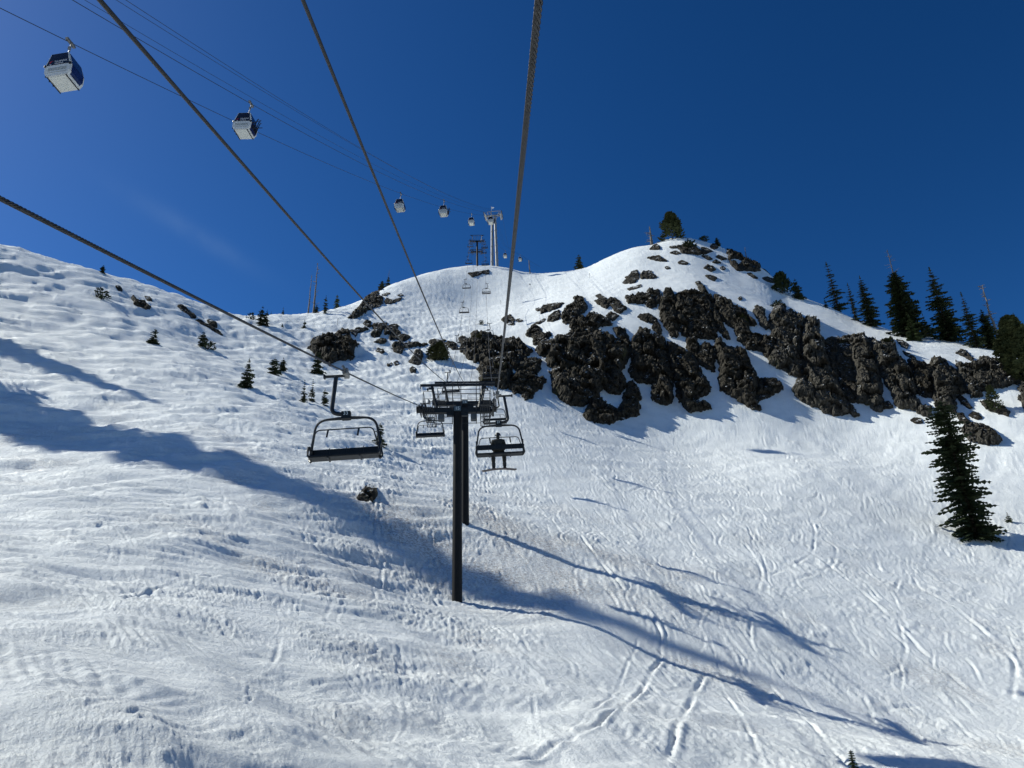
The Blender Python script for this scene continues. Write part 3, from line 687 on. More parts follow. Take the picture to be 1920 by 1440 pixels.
rock(T3, [(500,190),(540,140),(560,60),(610,50),(660,100),(680,145),(750,140),(740,165),(830,190),(880,240),(890,300),(860,450),(840,600),(860,750),(840,880),(760,860),(700,830),(640,800),(560,760),(500,730),(480,670),(540,560),(550,450),(530,430),(520,380),(490,300)],
     'upper left half of the biggest buttress, bush on its top', 4.0, mat='rock_grey', group=CL, cat='crag')
rock(T3, [(880,245),(960,235),(1010,240),(1050,290),(1060,390),(1080,460),(1110,490),(1130,600),(1160,720),(1200,800),(1260,880),(1290,1000),(1330,1090),(1390,1190),(1450,1240),(1500,1330),(1440,1335),(1400,1280),(1370,1310),(1230,1310),(1120,1280),(1040,1220),(930,1190),(850,1140),(790,1090),(760,1020),(800,940),(840,880),(855,750),(835,600),(855,450)],
     'biggest buttress of the cliff, reaching furthest down into the bowl', 5.0, mat='rock_grey', group=CL, cat='crag')
rock(T3, [(-110,480),(-60,440),(0,540),(90,560),(170,560),(230,600),(250,680),(300,760),(340,850),(360,950),(350,1060),(330,1120),(400,1245),(330,1240),(230,1200),(170,1150),(60,1090),(0,1060),(-60,1040),(-70,900),(-60,760),(-110,640)],
     'rounded buttress left of the snow tongue between the big buttresses', 4.0, group=CL, cat='crag')
rock(T3, [(350,900),(420,915),(560,900),(640,970),(650,1000),(600,1050),(500,1100),(380,1150),(335,1110),(360,1040)], 'low shaded rock at the foot of the snow tongue', 1.8, group=CL, cat='crag')
rock(T3, [(1110,490),(1160,440),(1260,440),(1340,440),(1400,425),(1430,560),(1440,700),(1470,850),(1480,1000),(1480,1170),(1380,1190),(1320,1080),(1290,1000),(1260,880),(1200,800),(1160,720),(1130,600)], 'shadowed recess of rock right of the biggest buttress', 1.6, group=CL, cat='crag')
rock(T3, [(1395,430),(1470,440),(1545,425),(1600,470),(1660,560),(1690,700),(1720,800),(1760,930),(1760,1000),(1775,1270),(1720,1280),(1660,1260),(1630,1200),(1550,1180),(1480,1170),(1470,1000),(1460,850),(1430,700),(1405,560)], 'grey striped column of rock under the bushes on the cliff edge', 4.4, mat='rock_grey', group=CL, cat='crag')
rock(T4, [(170,330),(230,350),(290,400),(330,340),(430,350),(480,460),(500,520),(580,600),(640,680),(690,800),(720,940),(700,960),(600,950),(720,1010),(760,1080),(880,1110),(880,1200),(800,1200),(740,1180),(700,1140),(600,1135),(500,1110),(465,1050),(430,950),(400,900),(350,830),(300,700),(250,600),(210,450)],
     'long sloping buttress that ends in a snow strip beside the big fir', 4.0, mat='rock_grey', group=CL, cat='crag')
rock(T4, [(330,1060),(400,1050),(440,1090),(440,1115),(340,1130),(330,1100)], 'small block at the foot of the long sloping buttress', 1.0, group=CL, cat='crag')
rock(T4, [(610,570),(680,575),(760,610),(860,640),(920,700),(880,760),(900,850),(900,980),(820,990),(740,960),(710,880),(690,780),(660,700),(640,650)], 'narrow rock squeezed left of the pale pillar', 2.4, group=CL, cat='crag')
rock(T4, [(870,600),(890,545),(980,550),(1040,590),(1080,640),(1150,680),(1200,760),(1250,850),(1280,930),(1250,950),(1150,960),(1150,1100),(1160,1160),(1050,1150),(950,1130),(900,1000),(890,850),(880,760),(920,700)], 'pale round headed rock pillar behind the tip of the big fir', 3.8, mat='rock_grey', group=CL, cat='crag')
rock(T4, [(1165,590),(1200,600),(1240,640),(1370,625),(1420,600),(1430,550),(1500,545),(1560,570),(1600,570),(1700,600),(1800,640),(1900,700),(1900,830),(1840,830),(1780,850),(1680,870),(1560,880),(1520,910),(1420,920),(1460,960),(1420,985),(1330,985),(1290,930),(1250,860),(1190,740),(1160,650)],
     'knobbly rock wall between the pale pillar and the right edge', 3.4, mat='rock_grey', group=CL, cat='crag')
rock(T4, [(1900,720),(1960,700),(2050,720),(2050,1150),(1940,1130),(1900,1080),(1860,1000),(1890,940),(1850,880)], 'rock cut off by the right edge under the bushy pine', 2.5, mat='rock_grey', group=CL, cat='crag')
# boulders on and under the cliff's right end
rock(T4, [(1160,490),(1210,460),(1260,470),(1350,560),(1330,580),(1260,540)], 'lone dark boulder in the snow above the knobbly rock wall', 1.0)
rock(T4, [(1300,1180),(1340,1150),(1400,1160),(1440,1220),(1400,1230),(1330,1200)], 'small dark boulder between the big fir and the shaded snow hollow', 0.9)
rock(T4, [(1430,1030),(1500,1010),(1600,1050),(1700,1090),(1750,1150),(1740,1200),(1660,1170),(1560,1140),(1490,1110)], 'long dark slab below the little tree near the right edge', 1.4)
rock(T4, [(1160,980),(1200,970),(1270,1020),(1330,1100),(1310,1110),(1220,1060)], 'thin dark rock rib beside the foot of the pale pillar', 0.8)
rock(T4, [(1220,1350),(1260,1310),(1340,1290),(1440,1290),(1540,1340),(1620,1400),(1660,1460),(1640,1500),(1560,1520),(1450,1510),(1330,1480),(1240,1400)], 'big rounded boulder on the snow right of the big fir', 2.4, mat='rock_grey')
rock(T4, [(1170,1180),(1230,1170),(1270,1230),(1320,1270),(1260,1300),(1200,1260)], 'dark rock tucked against the right side of the big fir', 1.0)
rock(T4, [(650,1260),(700,1235),(760,1240),(780,1280),(700,1285)], 'small dark stone left of the big fir under the cliff', 0.6)
rock(T4, [(490,350),(560,360),(620,410),(600,440),(540,410)], 'dark rock step beside the bushes on the cliff edge', 0.8)
rock(T4, [(560,470),(640,500),(700,550),(640,540),(580,500)], 'thin dark ledge under the rock step on the cliff edge', 0.5)
# the rounded summit
SM = 'dark rocks scattered over the rounded summit'
rock(T2, [(355,165),(400,120),(430,108),(460,140),(455,168)], 'pointed dark rock left of the biggest rock on the summit', 0.9, group=SM)
rock(T2, [(650,140),(720,110),(800,95),(860,130),(900,170),(970,190),(990,215),(900,225),(800,215),(720,205),(690,170)], 'biggest dark rock on the snow just under the summit', 1.6, group=SM)
for pl, lb in [([(585,205),(640,185),(690,210),(640,222)], 'small flat rock just below the left end of the biggest summit rock'),
           ([(670,315),(710,293),(780,320),(760,338),(690,328)], 'small oval rock alone below the biggest summit rock'),
           ([(930,150),(980,150),(1050,190),(1010,200),(950,175)], 'slanting small rock between the biggest summit rock and the round boulder'),
           ([(940,240),(1000,245),(1050,275),(1000,280)], 'thin slanting rock just right below the biggest summit rock'),
           ([(1100,250),(1130,235),(1210,275),(1160,285)], 'small slab left of the two rock ribs, higher one'),
           ([(1145,375),(1170,362),(1200,385),(1175,400)], 'tiny round stone right of the star shaped rock'),
           ([(1450,440),(1480,435),(1560,490),(1520,490)], 'lone slanting slab on the snow below the second rock rib'),
           ([(1060,310),(1100,293),(1145,320),(1080,322)], 'small flat stone just above the star shaped rock'),
           ([(575,140),(640,135),(640,148),(590,150)], 'tiny flat stone left of the biggest summit rock'),
           ([(525,370),(550,362),(575,382),(545,385)], 'tiny stone alone on the smooth snow below the summit'),
           ([(1620,490),(1660,480),(1740,500),(1760,540),(1680,530)], 'low rock at the left foot of the dense dark fir on the ridge')]:
    rock(T2, pl, lb, 0.55, group=SM)
rock(T2, [(325,262),(400,245),(450,243),(540,298),(460,295),(380,280)], 'flat elongated rock lowest left of the summit rocks', 0.8, group=SM)
rock(T2, [(1035,130),(1060,105),(1100,115),(1115,150),(1070,162),(1040,150)], 'round boulder below the small tree on the summit ridge', 1.0, group=SM)
rock(T2, [(960,375),(1000,345),(1060,365),(1085,395),(1040,415),(1000,395)], 'star shaped rock in the middle of the upper snowfield', 0.8, group=SM)
rock(T2, [(980,465),(1030,462),(1100,490),(1080,518),(1020,500)], 'flat rock just below the star shaped rock', 0.7, group=SM)
rock(T2, [(1210,130),(1275,120),(1280,165),(1340,195),(1420,210),(1470,240),(1540,290),(1590,350),(1580,375),(1480,330),(1380,285),(1320,265),(1260,285),(1235,270),(1245,220),(1215,210),(1250,175)],
     'long dark rock rib forming the skyline right of the summit', 2.4, group=SM)
rock(T2, [(1255,300),(1310,300),(1345,345),(1390,310),(1470,320),(1530,360),(1590,400),(1510,405),(1420,400),(1330,395),(1280,360)], 'second rock rib just below the skyline rib right of the summit', 1.8, group=SM)
rock(T2, [(1610,345),(1640,335),(1680,390),(1620,375)], 'small dark block at the lower end of the skyline rib', 0.9, group=SM)
rock(T2, [(50,545),(100,500),(75,490),(130,455),(150,420),(205,400),(225,450),(220,500),(160,545)], 'left one of the two rocks side by side above the ragged low rock', 1.2)
rock(T2, [(240,455),(280,420),(360,415),(390,450),(425,480),(390,495),(260,492)], 'right one of the two rocks side by side above the ragged low rock', 1.3)
rock(T2, [(105,610),(190,590),(250,565),(255,580),(180,605),(120,620)], 'thin dark streak of rock under the two side by side rocks', 0.4)
rock(T2, [(1350,715),(1372,702),(1385,725),(1365,735)], 'tiny dark stone on the snow right of the thin rock fin', 0.4)
# above the cliff band on the left
rock(T1, [(945,330),(990,315),(1060,360),(1020,365)], 'small rock at the top of the split rock cluster', 0.6)
rock(T1, [(930,390),(990,370),(1080,385),(1110,355),(1180,370),(1240,440),(1290,470),(1250,510),(1210,530),(1150,490),(1130,460),(1110,430),(1060,470),(990,430)], 'split rock cluster with snow in its middle right of the rocky tooth', 1.4)
rock(T1, [(1065,550),(1110,515),(1200,550),(1180,575),(1130,610),(1080,590)], 'dark rock just below the split rock cluster', 1.2)
rock(T7, [(890,200),(940,190),(985,230),(980,290),(930,295),(880,260),(845,243)], 'rounded dark rock behind the right hand rope above the crag', 1.2)
rock(T7, [(1005,245),(1040,235),(1075,250),(1040,262)], 'tiny rock right of the rounded rock behind the rope', 0.4)
rock(T7, [(1230,125),(1260,110),(1285,125),(1250,140)], 'tiny rock at the left tip of the lens shaped rock', 0.4)
rock(T7, [(1285,165),(1290,110),(1320,85),(1420,60),(1540,55),(1500,90),(1440,120),(1370,140)], 'lens shaped dark rock up left of the rocky tooth', 1.2)
rock(T7, [(1365,250),(1370,205),(1430,160),(1490,135),(1505,180),(1480,225),(1400,255)], 'egg shaped dark rock just left of the rocky tooth', 1.3)
rock(T7, [(1230,280),(1280,260),(1330,230),(1320,250),(1260,285)], 'thin dark rock streak left of the egg shaped rock', 0.5)
rock(T7, [(30,490),(60,470),(140,475),(190,455),(215,470),(150,500),(130,530),(60,540),(30,515)], 'flat dark rock left of the green bush above the pylons', 0.9)
rock(T7, [(200,500),(290,500),(350,540),(340,575),(290,580),(240,535)], 'dark rock right beside the green bush above the pylons', 1.0)
rock(T7, [(365,455),(400,435),(460,455),(455,510),(420,540),(370,490)], 'dark rock at the upper left corner of the tall crag', 1.1)
# the left part of the knob and the boulder field under it
rock(T6, [(105,800),(150,770),(140,730),(190,700),(290,660),(360,635),(400,660),(430,690),(480,700),(530,740),(600,760),(660,770),(660,800),(610,810),(630,870),(600,920),(520,930),(430,930),(350,955),(290,940),(250,900),(180,870),(150,830)],
     'big dark crag on the left, casting a blue shadow on snow', 3.6, cat='crag')
rock(T6, [(405,650),(450,625),(480,640),(480,590),(550,590),(570,640),(580,700),(610,760),(540,740),(500,690),(470,700)], 'dark rock step joined to the upper right of the left crag', 1.6)
rock(T6, [(560,600),(620,600),(680,580),(720,590),(740,570),(780,590),(740,610),(660,620),(640,660),(600,640)], 'thin dark rock band under the snow lip right of the left crag', 0.8)
rock(T6, [(725,520),(770,490),(805,500),(800,545),(830,555),(770,560)], 'small block just above the thin rock band', 0.8)
rock(T6, [(835,530),(880,512),(990,520),(985,580),(930,620),(900,660),(820,650),(850,600)], 'dark rock crossed by the cable left of the knob snowfield', 1.3)
rock(T6, [(970,590),(1010,555),(1060,545),(1125,555),(1110,590),(1040,600),(1020,640),(970,645)], 'hooked dark rock just right of the cable on the knob', 1.0)
rock(T6, [(1015,680),(1060,610),(1110,610),(1160,655),(1250,670),(1190,715),(1100,705),(1030,705)], 'wedge shaped dark rock below the hooked rock', 1.4)
rock(T6, [(850,735),(930,695),(980,710),(985,745),(950,755)], 'pointed little rock between the left crag and the wedge shaped rock', 0.8)
rock(T6, [(870,830),(890,800),(950,815),(930,850),(960,870),(930,875)], 'crumbled little rock lowest between the left crag and the long rock strip', 0.6)
rock(T6, [(1045,820),(1100,800),(1055,780),(1100,755),(1170,770),(1240,740),(1320,740),(1340,760),(1450,770),(1400,775),(1340,775),(1270,800),(1190,800),(1130,810),(1185,830),(1150,865),(1100,855)], 'long dark rock strip across the snow above the pylons', 1.1)
rock(T6, [(1245,935),(1290,890),(1310,850),(1360,825),(1385,860),(1395,920),(1360,970),(1300,965)], 'conical grey boulder beside the cable above the pylons', 1.8, mat='rock_grey')
rock(T6, [(1255,1040),(1280,1020),(1315,1035),(1310,1065),(1265,1062)], 'small round stone just below the conical boulder', 0.7)
rock(T6, [(552,465),(620,400),(640,370),(690,330),(720,280),(790,210),(830,180),(900,120),(920,90),(960,100),(900,150),(890,220),(940,230),(945,290),(920,310),(810,350),(760,390),(680,440),(620,470)], 'long dark rock edge running up the left side of the knob', 2.2, cat='crag')
rock(T6, [(970,270),(990,245),(1060,260),(1160,235),(1130,265),(1060,285),(980,295)], 'flat rock streak right of the long rock edge on the knob', 0.7)
rock(T6, [(945,200),(1000,180),(1020,182),(980,205)], 'tiny rock streak touching the top of the long rock edge', 0.4)
rock(T6, [(1120,200),(1150,190),(1170,202),(1140,210)], 'tiny lone stone highest on the knob snowfield', 0.4)
rock(T6, [(1000,975),(1040,960),(1050,968),(1010,982)], 'left one of two tiny stones left of the conical boulder', 0.35)
rock(T6, [(1080,955),(1110,945),(1125,965),(1090,975)], 'right one of two tiny stones left of the conical boulder', 0.4)
rock((720, 360, 4.5), [(712,690),(760,680),(800,680),(880,660),(885,690),(830,690),(790,705),(750,715)], 'dark rock slab at the foot of the lift pylon on the knob', 1.2)
# left slope
rock(T8, [(525,695),(560,710),(600,745),(650,745),(700,790),(730,830),(700,855),(640,840),(590,800),(550,770),(545,730)], 'dark rock highest on the left mogul slope', 1.1)
rock(T8, [(670,700),(700,705),(745,750),(710,740)], 'tiny dark rock sliver just above the highest rock on the mogul slope', 0.4)
rock(T8, [(1040,820),(1080,815),(1160,850),(1220,880),(1240,940),(1200,930),(1130,885)], 'elongated dark rock under the descending rope on the left ridge', 1.1)
rock(T8, [(1365,960),(1410,950),(1455,985),(1475,1035),(1430,1020),(1380,985)], 'rounded dark rock on the left ridge just right of the elongated one', 1.1)
rock(T8, [(1250,960),(1300,970),(1400,1020),(1470,1060),(1540,1110),(1480,1090),(1400,1045),(1300,1000)], 'thin dark rock line below the rounded rock on the left ridge', 0.6)
rock(T8, [(340,605),(370,600),(410,635),(380,628)], 'tiny dark stone near the skyline of the left mogul slope', 0.4)
rock((560, 660, 3.0), [(325,835),(350,800),(390,765),(430,780),(440,820),(400,845),(350,845)], 'shaggy dark rock alone on the snow below the empty chair', 0.9, step=0.9)
# ------------------------------------------------------------------ trees
def place_base(px, py, d=None):
    return on_snow(px, py, d, sink=0.0)
def px_per_m(p):
    a = proj(p); b = proj(p + np.array([0, 0, 1.0])); return math.hypot(a[0] - b[0], a[1] - b[1])
class Tri:
    def __init__(s): s.v = []; s.f = []
    def frond(s, base, tip, width, rnd, m, curl=0.0):
        """a flat branch: side sprays left and right of an axis, and a second set turned about the axis"""
        base = np.array(base); tip = np.array(tip); ax = tip - base; L = np.linalg.norm(ax) + 1e-9; a = ax / L
        up = np.array([0, 0, 1.0]); s1 = np.cross(a, up); q = np.linalg.norm(s1); s1 = s1 / q if q > 1e-6 else np.array([1.0, 0, 0])
        n1 = np.cross(s1, a)
        for turn in (0.0, 1.15):
            sd = math.cos(turn) * s1 + math.sin(turn) * n1; ww = width * (1.0 if turn == 0 else 0.55)
            for i in range(m):
                t0 = (i + rnd.uniform(-0.2, 0.3)) / m; t1 = t0 + 1.25 / m
                c0 = base + ax * max(t0, 0.02); c1 = base + ax * min(t1, 1.0); wloc = ww * (1 - 0.72 * t0) * rnd.uniform(0.65, 1.25)
                for sg in (-1, 1):
                    e = (c0 + c1) / 2 + a * wloc * 0.62 + sd * (sg * wloc) + up * (-0.12 * wloc + rnd.uniform(-0.1, 0.1) * wloc)
                    b = len(s.v); s.v += [c0, e, c1]; s.f.append((b, b + 1, b + 2))
            e = tip + a * width * 0.35; b = len(s.v); s.v += [base + ax * 0.72 + sd * ww * 0.16, e, base + ax * 0.72 - sd * ww * 0.16]; s.f.append((b, b + 1, b + 2))
    def mesh(s, name, mat):
        return mesh_np(name, np.array(s.v), np.array(s.f), False, [mat])
def tree(px, py, hpx, wpx, label, style='fir', d=None, seed=1, mat='fir', group=None, name=None, cat='tree', lean=0.0, bare=0.0, dense=1.0, fw=0.46, world_at=None, hm=None, wm=None, skirt=0.03, shape=0.85, asym=0.0):
    """trunk + crown (+ dead top). hpx, wpx: height and width in the photograph"""
    rnd = random.Random(seed * 77 + 5)
    if world_at is None:
        p = place_base(px, py, d); s = px_per_m(p); H = hpx / s; W = wpx / s
    else:
        p = np.array(world_at, float); H, W = hm, wm; hpx, wpx = 120, 40
    sink = 0.25 + 0.04 * H
    root = empty(name or ('shrub' if style == 'bush' else 'conifer_tree'), p, label, cat, group)
    lx = lean * H
    def axis(z): t = z / H; return np.array([lx * t * t, 0.0, z])
    tk = MB(); r0 = max(0.016 * H, 0.05) if style != 'snag' else max(0.5 * W * 0.22, 0.02 * H)
    nseg = 8; topf = 1.0
    if style == 'bush':
        tk.tube([(0, 0, -sink), (0.03 * W, 0, 0.45 * H)], [0.05 * W, 0.02 * W], 6)
        for k in range(4):
            a = rnd.uniform(0, 6.28); tk.tube([(0, 0, 0), (0.25 * W * math.cos(a), 0.25 * W * math.sin(a), 0.5 * H)], [0.035 * W, 0.012 * W], 5)
        tk.build('stem', M['bark'], root)
    elif style == 'snag':
        q = []; rs = []
        for i in range(13):
            z = H * i / 12; c = axis(z) + np.array([rnd.uniform(-1, 1), rnd.uniform(-1, 1), 0]) * 0.012 * H * (i / 12); q.append(c - (np.array([0, 0, sink]) if i == 0 else 0)); rs.append(r0 * (1 - 0.86 * i / 12))
        tk.tube(q, rs, 7); tk.build('trunk', M['deadwood'], root)
        br = MB(); nb = int(np.clip(hpx / 3.0, 9, 46))
        for i in range(nb):
            zf = rnd.uniform(0.12, 0.99); a = rnd.uniform(0, 6.28); L = W * 0.5 * rnd.uniform(0.35, 1.0) * (1.05 - 0.45 * zf)
            c = axis(zf * H); t = c + np.array([math.cos(a) * L, math.sin(a) * L, rnd.uniform(-0.25, 0.45) * L])
            mid = (c + t) / 2 + np.array([0, 0, rnd.uniform(-0.12, 0.12) * L]); br.tube([c, mid, t], [r0 * 0.22, r0 * 0.16, r0 * 0.07], 4)
            for k in range(2):
                f = rnd.uniform(0.45, 0.9); s0 = c + (t - c) * f; s1 = s0 + np.array([rnd.uniform(-1, 1), rnd.uniform(-1, 1), rnd.uniform(-0.5, 0.8)]) * L * 0.35
                br.tube([s0, s1], [r0 * 0.1, r0 * 0.05], 3)
        tag(br.build('bare_branches', M['deadwood'], root), kind='stuff')
        return root
    else:
        q = [axis(H * i / nseg) for i in range(nseg + 1)]; q[0] = q[0] - np.array([0, 0, sink])
        tk.tube(q, [r0 * (1 - 0.9 * i / nseg) for i in range(nseg + 1)], 7); tk.build('trunk', M['bark'], root)
    T = Tri()
    if style == 'bush':
        n = int(np.clip(hpx * wpx / 4.0 * dense, 110, 900))
        for i in range(n):
            a = rnd.uniform(0, 6.28); u = rnd.random() ** 0.45; zf = rnd.random()
            R = 0.5 * W * math.sqrt(max(0.0, 1 - (max(zf - 0.25, 0) / 0.75) ** 2)) * (0.72 + 0.28 * math.sin(3 * a + seed) + 0.2 * rnd.random())
            c = np.array([math.cos(a) * R * u, math.sin(a) * R * u, H * zf * 0.9 - 0.05 * H])
            L = 0.22 * max(W, H) * rnd.uniform(0.6, 1.3); dr = np.array([math.cos(a) * 0.9 + rnd.uniform(-.5, .5), math.sin(a) * 0.9 + rnd.uniform(-.5, .5), rnd.uniform(-0.1, 1.0)]); dr /= np.linalg.norm(dr)
            T.frond(c, c + dr * L, 0.45 * L, rnd, 2)
    elif style == 'pine':
        n = int(np.clip(hpx * wpx / 3.0 * dense, 240, 2400))
        for i in range(n):
            zf = rnd.random() ** 0.85; a = rnd.uniform(0, 6.28)
            env = (1 - zf) ** 0.58 * min(1.0, 0.7 + 5.0 * zf)
            R = 0.5 * W * env * (0.78 + 0.22 * math.sin(2.3 * a + 9 * zf + seed)); u = rnd.random() ** 0.4
            c = axis(H * (0.0 + 0.94 * zf)) + np.array([math.cos(a) * R * u, math.sin(a) * R * u, 0])
            L = 0.12 * max(W, 0.6 * H) * rnd.uniform(0.6, 1.3); dr = np.array([math.cos(a), math.sin(a), rnd.uniform(0.1, 1.2)]); dr /= np.linalg.norm(dr)
            T.frond(c, c + dr * L, 0.45 * L, rnd, 2)
    else:
        nl = int(np.clip(hpx / 4.0 * dense, 9, 50)); z1 = 1.0 - bare
        gap = [rnd.random() for _ in range(9)]
        for i in range(nl):
            zf = skirt + (z1 - skirt) * (i + rnd.uniform(-0.3, 0.3)) / nl
            zf = min(max(zf, 0.01), z1)
            env = (1 - zf / (z1 + 0.015)) ** shape if style == 'fir' else (1 - zf / (z1 + 0.02)) ** 0.5
            R = 0.5 * W * max(env, 0.05) * rnd.uniform(0.66, 1.15)
            nb = max(4, int(round((8 if hpx > 60 else 8) * dense * rnd.uniform(0.8, 1.2)))); a0 = rnd.uniform(0, 6.28)
            for k in range(nb):
                a = a0 + 6.283 * k / nb + rnd.uniform(-0.35, 0.35)
                L = R * rnd.uniform(0.62, 1.2) * (1 + asym * math.cos(a))
                if gap[int((a % 6.283) / 6.283 * 9) % 9] < 0.14: L *= 0.6
                dz = (-0.10 + 0.34 * (zf - 0.45) + rnd.uniform(-0.16, 0.12)) * L
                b = axis(zf * H); t = b + np.array([math.cos(a) * L, math.sin(a) * L, dz])
                T.frond(b, t, max(fw * L, 0.06), rnd, 3 if hpx < 60 else 5)
        b = axis(z1 * H * 0.97)
        if bare < 0.05: T.frond(b - np.array([0, 0, 0.05 * H]), b + np.array([0, 0, 0.04 * H]), 0.02 * H, rnd, 2)
    obj('crown', T.mesh('crown', M[mat]), root)
    if bare > 0.05:
        br = MB()
        for i in range(int(14 + bare * 40)):
            zf = rnd.uniform(1 - bare - 0.05, 0.985); a = rnd.uniform(0, 6.28); L = W * rnd.uniform(0.05, 0.2) * (1.15 - zf) / (bare + 0.1)
            c = axis(zf * H); br.tube([c, c + np.array([math.cos(a) * L, math.sin(a) * L, rnd.uniform(-0.1, 0.4) * L])], [r0 * 0.16, r0 * 0.06], 4)
        br.tube([axis(H * (1 - bare)), axis(H * 1.0)], [r0 * 0.34, r0 * 0.1], 6)
        tag(br.build('dead_top', M['deadwood'], root), kind='stuff')
    return root
LS = 'young firs on the left mogul slope'
tree(191,514,15,13,'tiny dark fir on the skyline of the left mogul slope',seed=1,group=LS,shape=.6)
tree(190,560,20,22,'small dark shrub below the skyline fir on the mogul slope','bush',seed=2,mat='fir',cat='shrub')
tree(287,644,30,24,'small dense fir left of the two stemmed shrub on the mogul slope',seed=3,group=LS,shape=.6)
tree(378,650,28,20,'taller half of the twin shrub under the left ridge',seed=4,mat='fir',group=LS,shape=.5)
tree(389,656,17,22,'squat half of the twin shrub under the left ridge','bush',seed=5,mat='fir',cat='shrub')
tree(461,727,58,36,'tallest young fir on the left mogul slope',seed=6,group=LS,shape=.75)
tree(513,701,34,26,'bushy young fir right of the tallest one on the mogul slope',seed=7,group=LS,shape=.5)
tree(529,700,26,18,'short fir leaning on the bushy young fir',seed=8,group=LS,shape=.55)
tree(594,698,42,28,'dark fir in front of the left crag',seed=9,group=LS,shape=.5)
tree(568,755,44,20,'left one of the three firs left of the empty chair hanger',seed=10,group=LS)
tree(584,752,42,18,'middle one of the three firs left of the empty chair hanger',seed=11,group=LS)
tree(607,764,32,22,'right one of the three firs left of the empty chair hanger',seed=12,group=LS,shape=.6)
tree(711,838,44,32,'young fir seen through the right side of the nearest empty chair',seed=13,group=LS,shape=.6)
SD = 'small firs on the snowy saddle'
tree(489,609,38,22,'left fir of the dense pair on the saddle',seed=14,group=SD,shape=.6)
tree(498,611,32,18,'right fir of the dense pair on the saddle',seed=15,group=SD,shape=.6)
tree(471,597,14,12,'low shrub left of the dense fir pair on the saddle','bush',seed=16,mat='fir',cat='shrub')
tree(508,590,15,9,'tiny fir on the skyline right of the dense pair',seed=17,group=SD)
tree(530,591,17,9,'tiny fir alone on the saddle skyline',seed=18,group=SD)
tree(570,617,17,12,'small fir alone on the snow of the saddle',seed=19,group=SD,mat='fir_light')
tree(529,614,8,7,'tiniest seedling fir on the snow of the saddle',seed=20,group=SD,mat='fir_light')
SN = 'bare dead trunks on the skyline'
tree(578,588,74,9,'shorter bare dead trunk on the saddle skyline','snag',seed=21,group=SN,name='dead_tree')
tree(588,587,96,17,'taller bare dead trunk with stubs on the saddle skyline','snag',seed=22,group=SN,name='dead_tree')
tree(593,587,16,11,'low fir at the foot of the taller dead trunk',seed=23,group=SD,shape=.5)
tree(609,588,34,13,'narrow fir right of the dead trunks',seed=24,group=SD,shape=.5)
tree(631,578,26,14,'light green fir on the skyline right of the narrow fir',seed=25,group=SD,mat='fir_light',shape=.5)
tree(727,536,37,15,'fir with a crooked dead top on the left of the knob',seed=26,bare=.35,lean=.06)
tree(716,541,18,16,'low fir left of the crooked topped one on the knob',seed=27,shape=.5)
# knob and summit
tree(902,609,9,9,'tiny dark shrub on the snow between the chairs','bush',seed=28,cat='shrub')
tree(822,678,32,32,'green shrub left of the tall crag above the pylons','bush',seed=29,mat='shrub',cat='shrub',dense=2.6)
tree(895,648,20,22,'green shrub on top of the tall crag','bush',seed=30,mat='shrub',cat='shrub')
tree(1087,504,34,22,'lone fir on the skyline between the knob and the summit',seed=31,shape=.6)
tree(1222,459,34,26,'bare twiggy shrub left of the round pine on the summit','snag',seed=32,name='bare_shrub',cat='shrub')
tree(1261,449,50,46,'big round pine on top of the summit','pine',seed=33,mat='pine',name='pine_tree',dense=1.5)
tree(1345,458,16,13,'small dark fir on the ridge right of the summit',seed=34,shape=.45)
tree(1320,449,9,14,'low shrub on the ridge right of the round pine','bush',seed=35,mat='fir',cat='shrub')
tree(1399,480,24,9,'small dead tree on the skyline rock rib','snag',seed=36,name='dead_tree',group=SN)
tree(1468,551,40,42,'dense dark fir at the lower end of the skyline rock rib','pine',seed=37,mat='fir',dense=1.5)
tree(1497,561,40,28,'narrower fir right of the dense dark one on the ridge',seed=38,shape=.6)
# right hand ridge
RD = 'tall firs along the right ridge'
tree(1572,584,97,38,'leaning slender fir with a scraggy top on the right ridge',seed=40,group=RD,lean=-.03,shape=.55,dense=.75,fw=.38)
tree(1549,577,18,10,'little fir left of the leaning slender one',seed=41,group=RD)
tree(1605,602,74,24,'dark slim fir left of the wide one on the right ridge',seed=42,group=RD,shape=.6,dense=.9,fw=.38)
tree(1634,612,100,46,'wide fir right of the dark slim one on the right ridge',seed=43,group=RD,dense=.85,shape=.75,fw=.38)
tree(1706,632,178,68,'biggest ridge fir with a bare dead spire',seed=44,group=RD,bare=.27,dense=.95,shape=.45,fw=.38)
tree(1781,640,150,72,'tall ragged fir right of the one with the dead spire',seed=45,group=RD,dense=.75,shape=.7,fw=.38)
tree(1716,640,52,34,'light young fir in front of the fir with the dead spire',seed=46,group=RD,mat='fir_light',dense=1.2)
tree(1741,632,46,26,'light young fir between the two tallest ridge firs',seed=47,group=RD,mat='fir_light',dense=1.2)
tree(1722,636,18,26,'low twiggy shrub under the tall ridge firs','bush',seed=48,mat='shrub',cat='shrub')
tree(1832,652,112,40,'grey green fir left of the bare leaning trunk',seed=49,group=RD,dense=.85,shape=.7,fw=.38)
tree(1862,655,80,40,'darker fir half behind the bushy pine at the right edge',seed=50,group=RD,dense=1.2,shape=.6)
tree(1876,650,130,30,'bare leaning dead trunk behind the bushy pine','snag',seed=51,name='dead_tree',group=SN)
tree(1920,650,95,46,'fir rising behind the bushy pine at the right edge',seed=52,group=RD,dense=1.1,d=165)
tree(1926,716,134,94,'bushy dark pine on the cliff at the right edge','pine',seed=53,mat='pine',name='pine_tree',dense=1.2)
tree(1868,772,54,34,'small dark pine among the rocks near the right edge','pine',seed=54,mat='pine',name='pine_tree')
tree(1460,581,18,20,'bush on top of the biggest buttress','bush',seed=55,mat='fir',cat='shrub')
